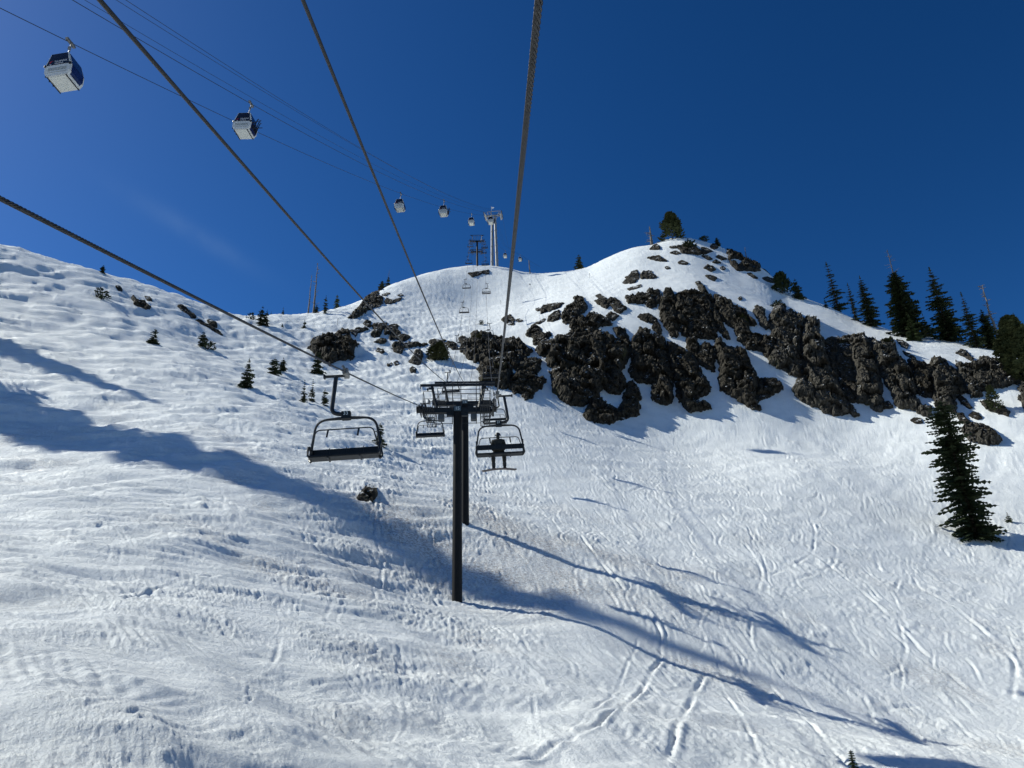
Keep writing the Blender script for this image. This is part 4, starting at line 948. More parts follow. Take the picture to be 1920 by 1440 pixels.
tree(1665,650,14,26,'leafy bush on the cliff edge left of the rock step','bush',seed=56,mat='shrub',cat='shrub')
tree(1394,608,16,20,'dark shrub on the stepped rock of the cliff','bush',seed=57,mat='shrub',cat='shrub')
tree(1292,466,12,22,'twiggy shrub on the biggest summit rock','bush',seed=58,mat='fir',cat='shrub')
# the big fir in the bowl and its neighbours
tree(1831,1008,285,104,'big solitary fir standing on the snow at the right',seed=60,dense=1.25,shape=.25,skirt=.005,asym=-.1,fw=.27)
tree(1893,980,20,17,'seedling fir right of the foot of the big solitary fir',seed=61,mat='fir_light')
tree(1600,1437,40,27,'small fir at the bottom edge in the shadow line',seed=62,mat='fir_light',shape=.5)
# tall trees left of the picture: only their shadows lie across the slope
for k, (x, y, h, w, lb) in enumerate([(-80.0, 73.0, 53.0, 16.5, 'tall fir left of the frame throwing the long shadow over the moguls'),
                                      (-92.0, 92.0, 26.0, 8.5, 'shorter fir left of the frame throwing the upper shadow')]):
    tree(0, 0, 0, 0, lb, seed=70 + k, world_at=(x, y, float(ground_z(x, y))), hm=h, wm=w, dense=1.9, shape=.8)
# ------------------------------------------------------------------ the chairlift
LINE = np.array([-0.0355, 1.0])            # plan direction of the line
GAUGE = 2.42                               # half the distance between the two haul ropes
def text_mesh(txt, size, mat, depth=0.004, align='CENTER'):
    cu = bpy.data.curves.new('lettering', 'FONT'); cu.body = txt; cu.size = size; cu.extrude = depth; cu.align_x = align; cu.align_y = 'CENTER'
    cu.resolution_u = 2
    t = bpy.data.objects.new('lettering_source', cu); scene.collection.objects.link(t)
    dg = bpy.context.evaluated_depsgraph_get(); me = bpy.data.meshes.new_from_object(t.evaluated_get(dg))
    bpy.data.objects.remove(t); bpy.data.curves.remove(cu)
    me.materials.clear(); me.materials.append(mat); me.name = 'lettering'; return me
def upright(me, flip=False):
    """turn lettering that lies in XY so that it stands and faces -Y"""
    me.transform(Matrix.Rotation(math.pi / 2, 4, 'X')); return me

def lift_pylon(base, zb, ztop, label, number=None, group='pylons of the chairlift'):
    """single column, crossarm, lifting frame, catwalks with rails and two sheave trains"""
    H = zb - base[2]
    root = empty('lift_pylon', base, label, 'lift tower', group, rz=math.atan2(-LINE[0], LINE[1]))
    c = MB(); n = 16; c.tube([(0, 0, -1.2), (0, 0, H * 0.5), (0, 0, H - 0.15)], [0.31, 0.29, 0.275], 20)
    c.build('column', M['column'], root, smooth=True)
    lad = MB()
    for sx in (-0.17, 0.17): lad.box((sx, 0.40, H * 0.55), (0.035, 0.035, H * 0.8))
    for k in range(int(H * 0.8 / 0.33)): lad.box((0, 0.40, H * 0.16 + 0.33 * k), (0.34, 0.025, 0.025))
    lad.build('ladder', M['steel_dark'], root)
    a = MB(); a.box((0, 0, H), (2 * 2.18, 0.28, 0.28)); a.box((0, 0, H + 0.15), (2 * 2.18, 0.36, 0.03)); a.box((0, 0, H - 0.15), (2 * 2.18, 0.36, 0.03))
    for sx in (-1, 1): a.box((sx * 2.19, 0, H), (0.04, 0.5, 0.5)); a.box((sx * 0.45, 0, H - 0.28), (0.5, 0.3, 0.2))
    a.build('crossarm', M['steel_dark'], root)
    f = MB(); ft = ztop - base[2]
    f.box((0, 0, ft), (2 * 2.45, 0.13, 0.14)); f.box((-2.43, 0, ft - 0.12), (0.04, 0.1, 0.2))
    for sx in (-1, 1):
        f.tube([(sx * 1.36, 0, H + 0.19), (sx * 1.68, 0, ft - 0.09)], 0.085, 4); f.box((sx * 1.72, 0, ft - 0.22), (0.34, 0.12, 0.12)); f.box((sx * 1.95, 0, ft - 0.3), (0.1, 0.1, 0.16))
    for sx in (-0.32, 1.22): f.tube([(sx, -0.22, H - 1.0), (sx, -0.22, ft)], 0.028, 6)
    f.tube([(-1.5, 0, ft - 0.62), (1.5, 0, ft - 0.62)], 0.028, 6)
    f.build('lifting_frame', M['steel_dark'], root)
    for sx in (-1, 1):
        w = MB(); x0 = sx * 1.78; zf = H - 0.42
        # catwalk along the sheave train: floor grating bars, posts and two rails
        for k in range(6): w.box((x0 + (k - 2.5) * 0.11, 0, zf), (0.03, 3.6, 0.03))
        for y in (-1.75, -0.9, 0, 0.9, 1.75): w.box((x0, y, zf - 0.03), (0.62, 0.05, 0.04))
        for xo in (-0.31, 0.31):
            for y in (-1.75, -0.6, 0.6, 1.75): w.tube([(x0 + xo, y, zf), (x0 + xo, y, zf + 1.05)], 0.018, 5)
            for z in (0.55, 1.05): w.tube([(x0 + xo, -1.75, zf + z), (x0 + xo, 1.75, zf + z)], 0.018, 5)
        for y in (-1.75, 1.75):
            for z in (0.55, 1.05): w.tube([(x0 - 0.31, y, zf + z), (x0 + 0.31, y, zf + z)], 0.018, 5)
        w.build('catwalk', M['steel_dark'], root)
        r = MB()
        for z in (0.62, 1.08): r.tube([(sx * 0.25, -0.24, H + z * 0.62), (sx * 1.45, -0.24, H + z * 0.62)], 0.017, 5)
        r.tube([(sx * 0.25, -0.24, H + 0.19), (sx * 0.25, -0.24, H + 0.67)], 0.017, 5); r.tube([(sx * 0.3, -0.2, H - 0.95), (sx * 1.5, -0.2, H - 0.95)], 0.022, 5)
        r.tube([(sx * 1.5, -0.2, H - 0.95), (sx * 1.5, -0.2, H - 0.2)], 0.02, 5)
        r.build('handrail', M['steel_dark'], root)
        b = MB(); b.box((sx * 1.05, -0.05, H - 0.52), (0.4, 0.5, 0.36), bev=0.05); b.build('counterweight_box', M['plate'], root)
        # sheave train under the rope: frame with wheels
        s = MB(); x1 = sx * GAUGE; slope = 0.40
        for y in (-1, 1): s.box((x1 - sx * 0.10, y * 0.98, H + 0.02 + y * 0.98 * slope), (0.06, 1.8, 0.2))
        s.box((x1 - sx * 0.16, 0, H - 0.05), (0.07, 1.5, 0.2)); s.box((x1 - sx * 0.1, 0, H - 0.02), (0.24, 0.14, 0.14)); s.tube([(x1 - sx * 0.3, 0, H - 0.02), (sx * 2.1, 0, H - 0.02)], 0.09, 8)
        s.box((x1 + sx * 0.02, -1.25, H - 0.5), (0.06, 0.35, 0.1)); s.box((x1 + sx * 0.1, -1.05, H - 0.36), (0.03, 0.5, 0.34))
        so = s.build('sheave_train', M['steel_dark'], root)
        for y in (-1.8, -1.4, -1.0, -0.6, -0.2, 0.2, 0.6, 1.0, 1.4, 1.8):
            wv = MB(); z = H + 0.11 + y * slope
            wv.tube([(x1 - 0.055, y, z), (x1 - 0.03, y, z), (x1 - 0.03, y, z), (x1 + 0.03, y, z), (x1 + 0.03, y, z), (x1 + 0.055, y, z)], [0.225, 0.225, 0.19, 0.19, 0.225, 0.225], 18)
            wv.build('sheave_wheel', M['rubber'], so, smooth=False)
    if number:
        g = MB(); g.box((0.0, -0.235, H + 0.06), (0.44, 0.03, 0.34), bev=0.01); go = g.build('number_sign', M['sign'], root)
        me = upright(text_mesh(number, 0.3, M['numeral'])); obj('numerals', me, go, (0.0, -0.258, H + 0.06))
    return root
def pylon_at(px, pyb, pybeam, pytop, d):
    b = P(px, pyb, d); zb = Py(px, pybeam, b[1])[2]; zt = Py(px, pytop, b[1])[2]
    b = np.array([b[0], b[1], float(ground_z(b[0], b[1]))]); return b, zb, zt
B15 = pylon_at(857, 1125, 770, 722, 45.0); B16 = pylon_at(872, 980, 757, 717, 58.0)
B17 = pylon_at(895, 503, 452, 441, 258.0)
q18 = P(894, 472, 318.0); B18 = (np.array([q18[0], q18[1], float(ground_z(q18[0], q18[1]))]), q18[2], P(894, 467, 318.0)[2])
lift_pylon(*B15, 'nearest chairlift pylon, black column standing in the long shadow', '15')
lift_pylon(*B16, 'second chairlift pylon, half hidden directly behind the nearest one', '16')
lift_pylon(*B17, 'chairlift pylon on the crest of the knob against the sky')
B18b = (B18[0] , B18[1], B18[2]); lift_pylon(*B18b, 'farthest chairlift pylon, seen behind the one on the crest')

# rope paths: nodes through the sheaves of the pylons
def node(B, side, dz=0.36):
    perp = np.array([LINE[1], -LINE[0]]); perp /= np.linalg.norm(perp)
    return np.array([B[0][0] + side * GAUGE * perp[0], B[0][1] + side * GAUGE * perp[1], B[1] + dz])
def cnode(B, off):
    perp = np.array([LINE[1], -LINE[0]]); perp /= np.linalg.norm(perp)
    return np.array([B[0][0] + off * perp[0], B[0][1] + off * perp[1], B[2] + 0.1])
class Path:
    def at_px(s, x):
        """the point of the path that stands at column x of the photograph"""
        q = [p for p in s.sample(0.25) if p @ FWD > 5]; xs = [proj(p)[0] for p in q]
        for i in range(len(q) - 1):
            if (xs[i] - x) * (xs[i + 1] - x) <= 0 and xs[i] != xs[i + 1]: return q[i] + (q[i + 1] - q[i]) * ((x - xs[i]) / (xs[i + 1] - xs[i]))
        return q[-1]
    def __init__(s, nodes, sags):
        s.n = [np.array(q, float) for q in nodes]; s.s = sags
    def sample(s, step):
        out = []
        for i in range(len(s.n) - 1):
            a, b = s.n[i], s.n[i + 1]; m = max(2, int(np.linalg.norm(b - a) / step))
            for k in range(m + (i == len(s.n) - 2)):
                t = k / m; q = a + (b - a) * t; q = q - np.array([0, 0, 4 * s.s[i] * t * (1 - t) * (1 + (0.9 * (0.5 - t) if s.s[i] > 6 else 0))]); out.append(q)
        return out
    def at_depth(s, d):
        q = s.sample(0.25); dd = [p @ FWD for p in q]
        for i in range(len(q) - 1):
            if (dd[i] - d) * (dd[i + 1] - d) <= 0 and dd[i] != dd[i + 1]:
                t = (d - dd[i]) / (dd[i + 1] - dd[i]); return q[i] + (q[i + 1] - q[i]) * t
        return q[-1]
# behind the camera the ropes run on down the valley
r_near = P(1010.5, 0, 4.25); l_near = P(0, 372, 6.6)
def back(pn, dirn, L=40.0):
    return pn - np.array([dirn[0], dirn[1], dirn[2]]) * L
tail = np.array([LINE[0], LINE[1], 0.27])
tail2 = np.array([q18[0] - 60 * 0.0355 * 1.0, q18[1] + 80.0, q18[2] + 18.0])
perp2 = np.array([1.0, 0.0355, 0.0])
right_rope = Path([back(r_near, tail), r_near, node(B15, 1), node(B16, 1), node(B17, 1), node(B18, 1), tail2 + perp2 * GAUGE], [0.2, 0.36, 0.0, 8.3, 0.8, 0.5])
left_rope = Path([back(l_near, tail), l_near, node(B15, -1), node(B16, -1), node(B17, -1), node(B18, -1), tail2 - perp2 * GAUGE], [0.2, 0.1, 0.0, 8.3, 0.8, 0.5])
c1_near = P(187, 0, 5.4); c2_near = P(568, 0, 6.2)
cable_a = Path([back(c1_near, np.array([LINE[0], LINE[1], 0.33])), c1_near, cnode(B15, -0.62), cnode(B16, -0.62), cnode(B17, -0.62), cnode(B18, -0.62), tail2 + np.array([-0.6, 0, 2])], [0.2, 0.3, 0, 7.0, 0.5, 0.4])
cable_b = Path([back(c2_near, np.array([LINE[0], LINE[1], 0.33])), c2_near, cnode(B15, 0.45), cnode(B16, 0.45), cnode(B17, 0.45), cnode(B18, 0.45), tail2 + np.array([0.5, 0, 2])], [0.2, 0.3, 0, 7.0, 0.5, 0.4])
def strand_rope(path, r, y_end, label):
    """haul rope: six strands laid up round a core while it is near, a plain tube further on"""
    q = np.array(path.sample(0.045)); near = q[(q[:, 1] < y_end)]
    seg = np.linalg.norm(np.diff(near, axis=0), axis=1); s = np.concatenate([[0], np.cumsum(seg)])
    t = np.gradient(near, axis=0); t /= np.linalg.norm(t, axis=1)[:, None]
    e1 = np.cross(t, np.array([0, 0, 1.0])); e1 /= np.linalg.norm(e1, axis=1)[:, None]; e2 = np.cross(t, e1)
    root = empty('haul_rope', (0, 0, 0), label, 'rope', 'haul ropes of the chairlift')
    V = []; F = []; off = 0; rs = r * 0.37; m = len(near); n = 5
    for k in range(6):
        a = 2 * math.pi * (k / 6 - s / (r * 2 * 7.2)); c = near + (r - rs) * (np.cos(a)[:, None] * e1 + np.sin(a)[:, None] * e2)
        for j in range(n):
            b = 2 * math.pi * j / n; V.append(c + rs * (math.cos(b) * e1 + math.sin(b) * e2))
    V = np.array(V).reshape(6, n, m, 3).transpose(0, 2, 1, 3).reshape(-1, 3)
    idx = np.arange(6 * m * n).reshape(6, m, n); i2 = np.roll(idx, -1, axis=2)
    F = np.stack([idx[:, :-1], i2[:, :-1], i2[:, 1:], idx[:, 1:]], -1).reshape(-1, 4)
    obj('strands', mesh_np('strands', V, F, True, [M['rope']]), root)
    far = [p for p in path.sample(0.8) if p[1] >= y_end - 0.9]
    f = MB(); f.tube(far, r, 6); f.build('rope_run', M['rope'], root, smooth=True)
    return root
strand_rope(right_rope, 0.026, 46.0, 'twisted haul rope running up overhead to the right of the pylon')
strand_rope(left_rope, 0.026, 46.0, 'twisted haul rope entering at the left edge and carrying empty chairs')
for pth, lb in ((cable_a, 'thick black cable from the top left down to the pylon frame'), (cable_b, 'thick black cable from the top centre down to the pylon frame')):
    m = MB(); m.tube(pth.sample(0.7), 0.018, 8); o = m.build('cable', M['cable'], None, smooth=True); tag(o, lb, 'cable', 'communication cables over the chairlift')

# ------------------------------------------------------------------ chairs
def make_chair():
    """quad chair hanging from a rope at its origin, riders facing +Y, hanger arm on +X"""
    root = empty('lift_chair', (0, 0, 0), 'x x x x', 'ski lift chair', 'chairs hanging on the lift')
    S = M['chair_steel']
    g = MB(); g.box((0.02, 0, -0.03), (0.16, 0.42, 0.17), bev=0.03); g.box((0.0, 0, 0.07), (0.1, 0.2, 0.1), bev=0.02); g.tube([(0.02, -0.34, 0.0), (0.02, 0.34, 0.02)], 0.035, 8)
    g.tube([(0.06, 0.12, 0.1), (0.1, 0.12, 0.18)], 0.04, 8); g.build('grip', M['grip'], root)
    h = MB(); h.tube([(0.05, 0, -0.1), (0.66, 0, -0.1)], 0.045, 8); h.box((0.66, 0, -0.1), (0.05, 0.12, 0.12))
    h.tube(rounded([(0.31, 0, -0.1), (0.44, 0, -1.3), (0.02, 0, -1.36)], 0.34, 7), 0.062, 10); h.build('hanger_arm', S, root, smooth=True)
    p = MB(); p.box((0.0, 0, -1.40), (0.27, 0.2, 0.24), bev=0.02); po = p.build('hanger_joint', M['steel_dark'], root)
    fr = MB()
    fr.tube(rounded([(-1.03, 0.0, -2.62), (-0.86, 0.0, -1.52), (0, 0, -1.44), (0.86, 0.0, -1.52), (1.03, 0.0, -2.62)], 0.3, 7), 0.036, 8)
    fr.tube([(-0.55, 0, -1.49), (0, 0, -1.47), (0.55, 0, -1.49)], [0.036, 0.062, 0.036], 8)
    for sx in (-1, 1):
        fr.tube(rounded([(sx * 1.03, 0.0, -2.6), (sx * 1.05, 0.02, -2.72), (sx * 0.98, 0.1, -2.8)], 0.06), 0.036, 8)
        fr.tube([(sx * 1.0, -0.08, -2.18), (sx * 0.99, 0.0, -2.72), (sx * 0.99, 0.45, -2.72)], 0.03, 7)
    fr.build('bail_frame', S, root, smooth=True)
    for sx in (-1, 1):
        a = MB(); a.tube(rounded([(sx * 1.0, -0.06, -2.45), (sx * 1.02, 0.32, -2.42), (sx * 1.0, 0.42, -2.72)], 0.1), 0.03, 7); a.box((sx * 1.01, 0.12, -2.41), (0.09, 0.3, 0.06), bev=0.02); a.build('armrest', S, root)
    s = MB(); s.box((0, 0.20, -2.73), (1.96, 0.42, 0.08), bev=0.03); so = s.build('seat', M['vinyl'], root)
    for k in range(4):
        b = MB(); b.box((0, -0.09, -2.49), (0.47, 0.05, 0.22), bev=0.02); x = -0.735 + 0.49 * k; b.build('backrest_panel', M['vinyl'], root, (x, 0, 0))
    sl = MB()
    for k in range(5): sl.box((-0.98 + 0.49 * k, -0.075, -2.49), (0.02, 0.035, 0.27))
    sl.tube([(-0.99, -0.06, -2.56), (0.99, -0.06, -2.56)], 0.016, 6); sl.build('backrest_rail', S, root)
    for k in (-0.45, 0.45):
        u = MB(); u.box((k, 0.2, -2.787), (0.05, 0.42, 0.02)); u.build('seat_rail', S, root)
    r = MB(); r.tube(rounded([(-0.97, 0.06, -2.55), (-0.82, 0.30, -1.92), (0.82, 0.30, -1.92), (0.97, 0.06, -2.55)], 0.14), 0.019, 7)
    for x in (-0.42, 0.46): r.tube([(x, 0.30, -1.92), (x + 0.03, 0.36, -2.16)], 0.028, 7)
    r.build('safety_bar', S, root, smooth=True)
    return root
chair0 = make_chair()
RZ = math.atan2(-LINE[0], LINE[1])
first = [True]
def chair(path, d, up, label, tilt=-0.035, yaw=0.0, plate=None):
    o = chair0 if first[0] else copy_tree(chair0); first[0] = False
    q = path.at_depth(d); o.location = tuple(float(t) for t in q - np.array([0, 0, 0.0]))
    o.rotation_euler = (0.0, tilt if up else -tilt, RZ + (0 if up else math.pi) + yaw); o['label'] = label
    if plate:
        me = upright(text_mesh(plate, 0.15, M['numeral'])); 
        if not up: me.transform(Matrix.Rotation(math.pi, 4, 'Z'))
        obj('number', me, [c for c in o.children if c.name.startswith('hanger_joint')][0], (0.0, 0.105 if not up else -0.105, -1.36))
    return o
c_left = chair(left_rope, 23.2, False, 'nearest empty chair, large at the left of the pylon', plate='33', tilt=-0.052)
chair(left_rope, 57.0, False, 'small empty chair hanging under the left arm of the nearest pylon')
chair(left_rope, 92.0, False, 'empty chair seen through the top frame of the nearest pylon')
chair(left_rope, 127.0, False, 'lowest small chair on the left rope, in front of dark rock')
chair(left_rope, 163.0, False, 'middle one of three small left rope chairs over the knob snow')
chair(left_rope, 192.0, False, 'upper one of three small left rope chairs over the knob snow')
chair(left_rope, 229.0, False, 'tiny chair on the left rope at the crest of the knob')
chair(left_rope, 262.0, False, 'tiny chair against the sky low on the left of the crest pylon')
chair(left_rope, 285.0, False, 'tiny chair against the sky high on the left of the crest pylon')
c_right = chair(right_rope, 34.0, True, 'chair carrying a snowboarder just right of the nearest pylon', plate='31')
chair(right_rope, 69.0, True, 'chair seen behind the snowboarder, framed by his chair')
chair(right_rope, 104.0, True, 'chair hard to see against dark rock above the pylon frame')
c_far = chair(right_rope, 139.0, True, 'small chair with a rider in front of the tall crag')
chair(right_rope, 186.0, True, 'small empty chair on the right rope over the knob snow')
chair(right_rope, 227.0, True, 'tiny chair on the right rope at the foot of the crest pylon')
chair(right_rope, 260.0, True, 'tiny chair against the sky low on the right of the crest pylon')
chair(right_rope, 285.0, True, 'tiny chair against the sky high on the right of the crest pylon')

# ------------------------------------------------------------------ riders
def skin_body(nodes, edges, radii, mat, name):
    me = bpy.data.meshes.new(name); me.from_pydata([tuple(n) for n in nodes], edges, []); me.update()
    o = bpy.data.objects.new(name, me); scene.collection.objects.link(o)
    md = o.modifiers.new('skin', 'SKIN'); md.use_smooth_shade = True
    for i, r in enumerate(radii):
        sv = me.skin_vertices[0].data[i]; sv.radius = r if isinstance(r, tuple) else (r, r); sv.use_root = (i == 0)
    ss = o.modifiers.new('sub', 'SUBSURF'); ss.levels = 2; ss.render_levels = 2
    dg = bpy.context.evaluated_depsgraph_get(); m2 = bpy.data.meshes.new_from_object(o.evaluated_get(dg))
    bpy.data.objects.remove(o); bpy.data.meshes.remove(me)
    m2.name = name; m2.materials.clear(); m2.materials.append(mat); m2.polygons.foreach_set('use_smooth', [True] * len(m2.polygons)); return m2
def make_rider():
    """seated figure, seat point at the origin, facing +Y"""
    root = empty('person', (0, 0, 0), 'x x x x', 'person', 'riders on the lift')
    N = [(0,0.0,0.10),(0,-0.03,0.28),(0,-0.02,0.44),(0,0.0,0.57),(0,0.02,0.66),                       # pelvis spine chest neck
         (-0.20,0.0,0.53),(0.20,0.0,0.53),(-0.28,0.10,0.30),(0.28,0.10,0.30),(-0.19,0.34,0.22),(0.19,0.34,0.22),   # shoulder elbow wrist
         (-0.11,0.06,0.09),(0.11,0.06,0.09),(-0.24,0.46,0.08),(0.24,0.46,0.08),(-0.24,0.50,-0.36),(0.24,0.50,-0.36),(-0.24,0.60,-0.42),(0.24,0.60,-0.42)]
    E = [(0,1),(1,2),(2,3),(3,4),(3,5),(3,6),(5,7),(6,8),(7,9),(8,10),(0,11),(0,12),(11,13),(12,14),(13,15),(14,16),(15,17),(16,18)]
    R = [(0.19,0.15),(0.2,0.15),(0.225,0.16),(0.17,0.13),0.075,0.12,0.12,0.088,0.088,0.05,0.05,0.115,0.115,0.09,0.09,0.07,0.07,0.06,0.05]
    obj('body', skin_body(N, E, R, M['jacket'], 'body'), root)
    # trousers over the legs
    N2 = [(0,0.02,0.08),(-0.12,0.1,0.09),(0.12,0.1,0.09),(-0.24,0.47,0.085),(0.24,0.47,0.085),(-0.24,0.5,-0.30),(0.24,0.5,-0.30)]
    obj('trousers', skin_body(N2, [(0,1),(0,2),(1,3),(2,4),(3,5),(4,6)], [(0.16,0.14),0.13,0.13,0.105,0.105,0.092,0.092], M['trousers'], 'trousers'), root)
    hd = bmesh.new(); bmesh.ops.create_uvsphere(hd, u_segments=20, v_segments=14, radius=1.0)
    for v in hd.verts:
        x, y, z = v.co; v.co = Vector((x * 0.078, y * 0.098 + (0.018 if y > 0.6 and abs(x) < 0.25 and -0.3 < z < 0.15 else 0.0), z * 0.115 * (1.0 if z > 0 else 1.05)))
    me = bpy.data.meshes.new('head'); hd.to_mesh(me); hd.free(); me.materials.append(M['jacket']); obj('head', me, root, (0, 0.03, 0.76))
    hm = bmesh.new(); bmesh.ops.create_uvsphere(hm, u_segments=22, v_segments=14, radius=1.0)
    bmesh.ops.delete(hm, geom=[v for v in hm.verts if v.co.z < -0.35 or (v.co.y > 0.55 and v.co.z < 0.25)], context='VERTS')
    for v in hm.verts: v.co = Vector((v.co.x * 0.135, v.co.y * 0.155, v.co.z * 0.15))
    me = bpy.data.meshes.new('helmet'); hm.to_mesh(me); hm.free(); me.materials.append(M['helmet']); me.polygons.foreach_set('use_smooth', [True] * len(me.polygons)); obj('helmet', me, root, (0, 0.02, 0.80))
    for sx in (-1, 1):
        b = MB(); b.tube([(sx * 0.24, 0.49, -0.28), (sx * 0.24, 0.5, -0.42)], [0.088, 0.082], 12); b.box((sx * 0.24, 0.555, -0.445), (0.13, 0.29, 0.1), bev=0.035); b.build('boot', M['black'], root)
        hN = [(sx*0.19,0.33,0.22),(sx*0.17,0.40,0.19),(sx*0.15,0.46,0.16)]
        fin = [(sx*(0.20-0.022*k),0.49,0.13-0.004*k) for k in range(4)]; th = (sx*0.13,0.40,0.15)
        me = skin_body(hN + fin + [th], [(0,1),(1,2)] + [(2, 3 + k) for k in range(4)] + [(1, 7)], [0.042,0.045,0.04] + [0.015] * 4 + [0.018], M['black'], 'glove'); obj('glove', me, root)
    return root
def seat_on(o, chair_o, x, y=0.16, z=-2.69):
    rz = chair_o.rotation_euler.z; ty = chair_o.rotation_euler.y
    v = Matrix.Rotation(rz, 4, 'Z') @ Matrix.Rotation(ty, 4, 'Y') @ Vector((x, y, z)); o.location = Vector(chair_o.location) + v; o.rotation_euler = (0, ty, rz)
rider = make_rider(); rider['label'] = 'snowboarder in dark jacket and helmet seen from behind on the chair'; seat_on(rider, c_right, -0.06)
def make_board():
    m = MB(); n = 26; up = []; 
    for i in range(n + 1):
        t = -1 + 2 * i / n; x = 0.77 * t; w = 0.13 * (1 - 0.14 * math.cos(math.pi * t) * 0.5) * (1 if abs(t) < 0.86 else math.sqrt(max(0.02, 1 - ((abs(t) - 0.86) / 0.14) ** 2)))
        z = 0.0 - 0.085 * t * t + (0.35 * max(0, abs(t) - 0.84) ** 1.2)
        up.append((x, w, z))
    vs = []; 
    for x, w, z in up: vs += [(x, -w, z), (x, w, z), (x, w, z - 0.012), (x, -w, z - 0.012)]
    fs = []
    for i in range(n):
        a = 4 * i; b = a + 4
        for k in range(4): fs.append((a + k, a + (k + 1) % 4, b + (k + 1) % 4, b + k))
    fs += [(3, 2, 1, 0), (4 * n, 4 * n + 1, 4 * n + 2, 4 * n + 3)]; m.add(vs, fs)
    root = empty('snowboard', (0, 0, 0), 'x x x x', 'snowboard'); m.build('deck', M['board'], root)
    for sx in (-1, 1):
        b = MB(); b.box((sx * 0.24, 0.0, 0.012), (0.15, 0.2, 0.03), bev=0.01); b.build('binding', M['black'], root)
    return root
board = make_board(); board['label'] = 'snowboard hanging across the feet of the snowboarder'; seat_on(board, c_right, -0.06, 0.16 + 0.555, -2.69 - 0.525)
rider2 = copy_tree(rider); rider2['label'] = 'tiny dark rider on the small chair before the crag'; seat_on(rider2, c_far, 0.05)
# ------------------------------------------------------------------ gondola line
GT = P(925, 404, 292.0)                              # head of the gondola pylon
g_dir = np.array([0.10, 1.0]); g_dir = g_dir / np.linalg.norm(g_dir)
tb = P(926, 512, 282.0); gx_, gy_ = GT[0], GT[1]
def gondola_pylon():
    gz = float(ground_z(gx_, gy_)); H = GT[2] - gz
    root = empty('gondola_pylon', (gx_, gy_, gz), 'tall pale twin legged gondola pylon behind the crest', 'lift tower')
    for x0, x1, y in ((-1.0, -0.55, 0.6), (1.25, 0.65, -0.6)):
        m = MB(); m.tube([(x0, y, -2), (x1, y * 0.4, H * 0.98)], [0.62, 0.44], 18); lo = m.build('leg', M['galv'], root, smooth=True)
        b = MB()
        for k in range(1, 9):
            t = k / 9.0; c = np.array([x0 + (x1 - x0) * t, y * (1 - 0.6 * t), H * 0.98 * t]); b.tube([c - np.array([0, 0, 0.12]), c + np.array([0, 0, 0.12])], 0.70 - 0.18 * t, 16)
        b.build('flange', M['galv'], lo)
    m = MB(); m.box((0, 0, H), (7.0, 0.5, 0.38)); m.box((0.1, 0, H - 1.6), (2.4, 0.3, 0.2)); m.box((0.1, 0, H + 1.9), (4.6, 0.16, 0.16))
    for sx in (-1, 1): m.tube([(sx * 1.8, 0, H), (sx * 2.3, 0, H + 1.9)], 0.14, 6); m.tube([(sx * 0.4, 0, H - 1.5), (sx * 2.8, 0, H - 0.2)], 0.12, 6)
    m.build('crossarm', M['galv'], root)
    for sx in (-1, 1):
        s = MB(); s.box((sx * 3.2, 0, H - 0.1), (0.2, 5.0, 0.3)); s.box((sx * 3.2 - sx * 0.4, 0, H - 0.8), (0.5, 4.4, 0.06)); 
        for y in (-2.2, 0, 2.2): s.tube([(sx * 2.7, y, H - 0.8), (sx * 2.7, y, H + 0.3)], 0.04, 5)
        s.tube([(sx * 2.7, -2.2, H + 0.3), (sx * 2.7, 2.2, H + 0.3)], 0.04, 5); so = s.build('sheave_train', M['galv'], root)
        for k in range(8):
            w = MB(); y = -2.2 + 4.4 * k / 7; w.tube([(sx * 3.35, y, H + 0.1), (sx * 3.5, y, H + 0.1)], 0.28, 14); w.build('sheave_wheel', M['rubber'], so)
    f = MB(); f.tube([(-0.7, 0, H + 0.2), (-0.7, 0, H + 4.3)], 0.06, 6); fo = f.build('flag_pole', M['galv'], root)
    g = MB(); n = 6
    for i in range(n):
        x0 = -0.66 + 0.2 * i; x1 = x0 + 0.2; y0 = 0.12 * math.sin(i * 1.2); y1 = 0.12 * math.sin((i + 1) * 1.2); h0 = 0.62 * (1 - i / n); h1 = 0.62 * (1 - (i + 1) / n) + 0.02
        g.add([(x0, y0, H + 3.5 - h0), (x1, y1, H + 3.5 - h1), (x1, y1, H + 3.5 + h1), (x0, y0, H + 3.5 + h0), (x0, y0 + .02, H + 3.5 - h0), (x1, y1 + .02, H + 3.5 - h1), (x1, y1 + .02, H + 3.5 + h1), (x0, y0 + .02, H + 3.5 + h0)], [(0, 1, 2, 3), (7, 6, 5, 4)])
    g.build('pennant', M['logo_white'], fo)
    root.rotation_euler = (0, 0, math.atan2(-g_dir[0], g_dir[1])); return root
gondola_pylon()
gperp = np.array([g_dir[1], -g_dir[0], 0.0])
headL = GT - gperp * 3.45 + np.array([0, 0, 0.4]); headR = GT + gperp * 3.45 + np.array([0, 0, 0.4]); top1 = GT + np.array([-0.9, 0, 2.2]); top2 = GT + np.array([0.9, 0, 2.2])
def gondola_rope(px0, py0, head, d0, d_end_px, sag):
    d_end_px = far_nodes(head)
    a = P(px0, py0, d0); v = head - a; bk = a - v / np.linalg.norm(v) * 60 - np.array([0, 0, 0])
    bk[2] += 0.0; return Path([bk, a, head] + d_end_px, [0.0, sag, 2.0, 0.5, 0.5])
def far_nodes(head):
    o = head - GT
    return [P(947, 465, 400.0) + o * 0.6, P(974, 481, 480.0) + o * 0.6, P(1012, 503, 600.0) + o * 0.6]
far_l = P(1010, 512, 560.0) - gperp * 3.45; far_r = P(1010, 512, 560.0) + gperp * 3.45
ga = gondola_rope(0, 15, headL, 53.0, [far_l], 3.6); gb = gondola_rope(136, 0, headR, 57.0, [far_r], 4.7)
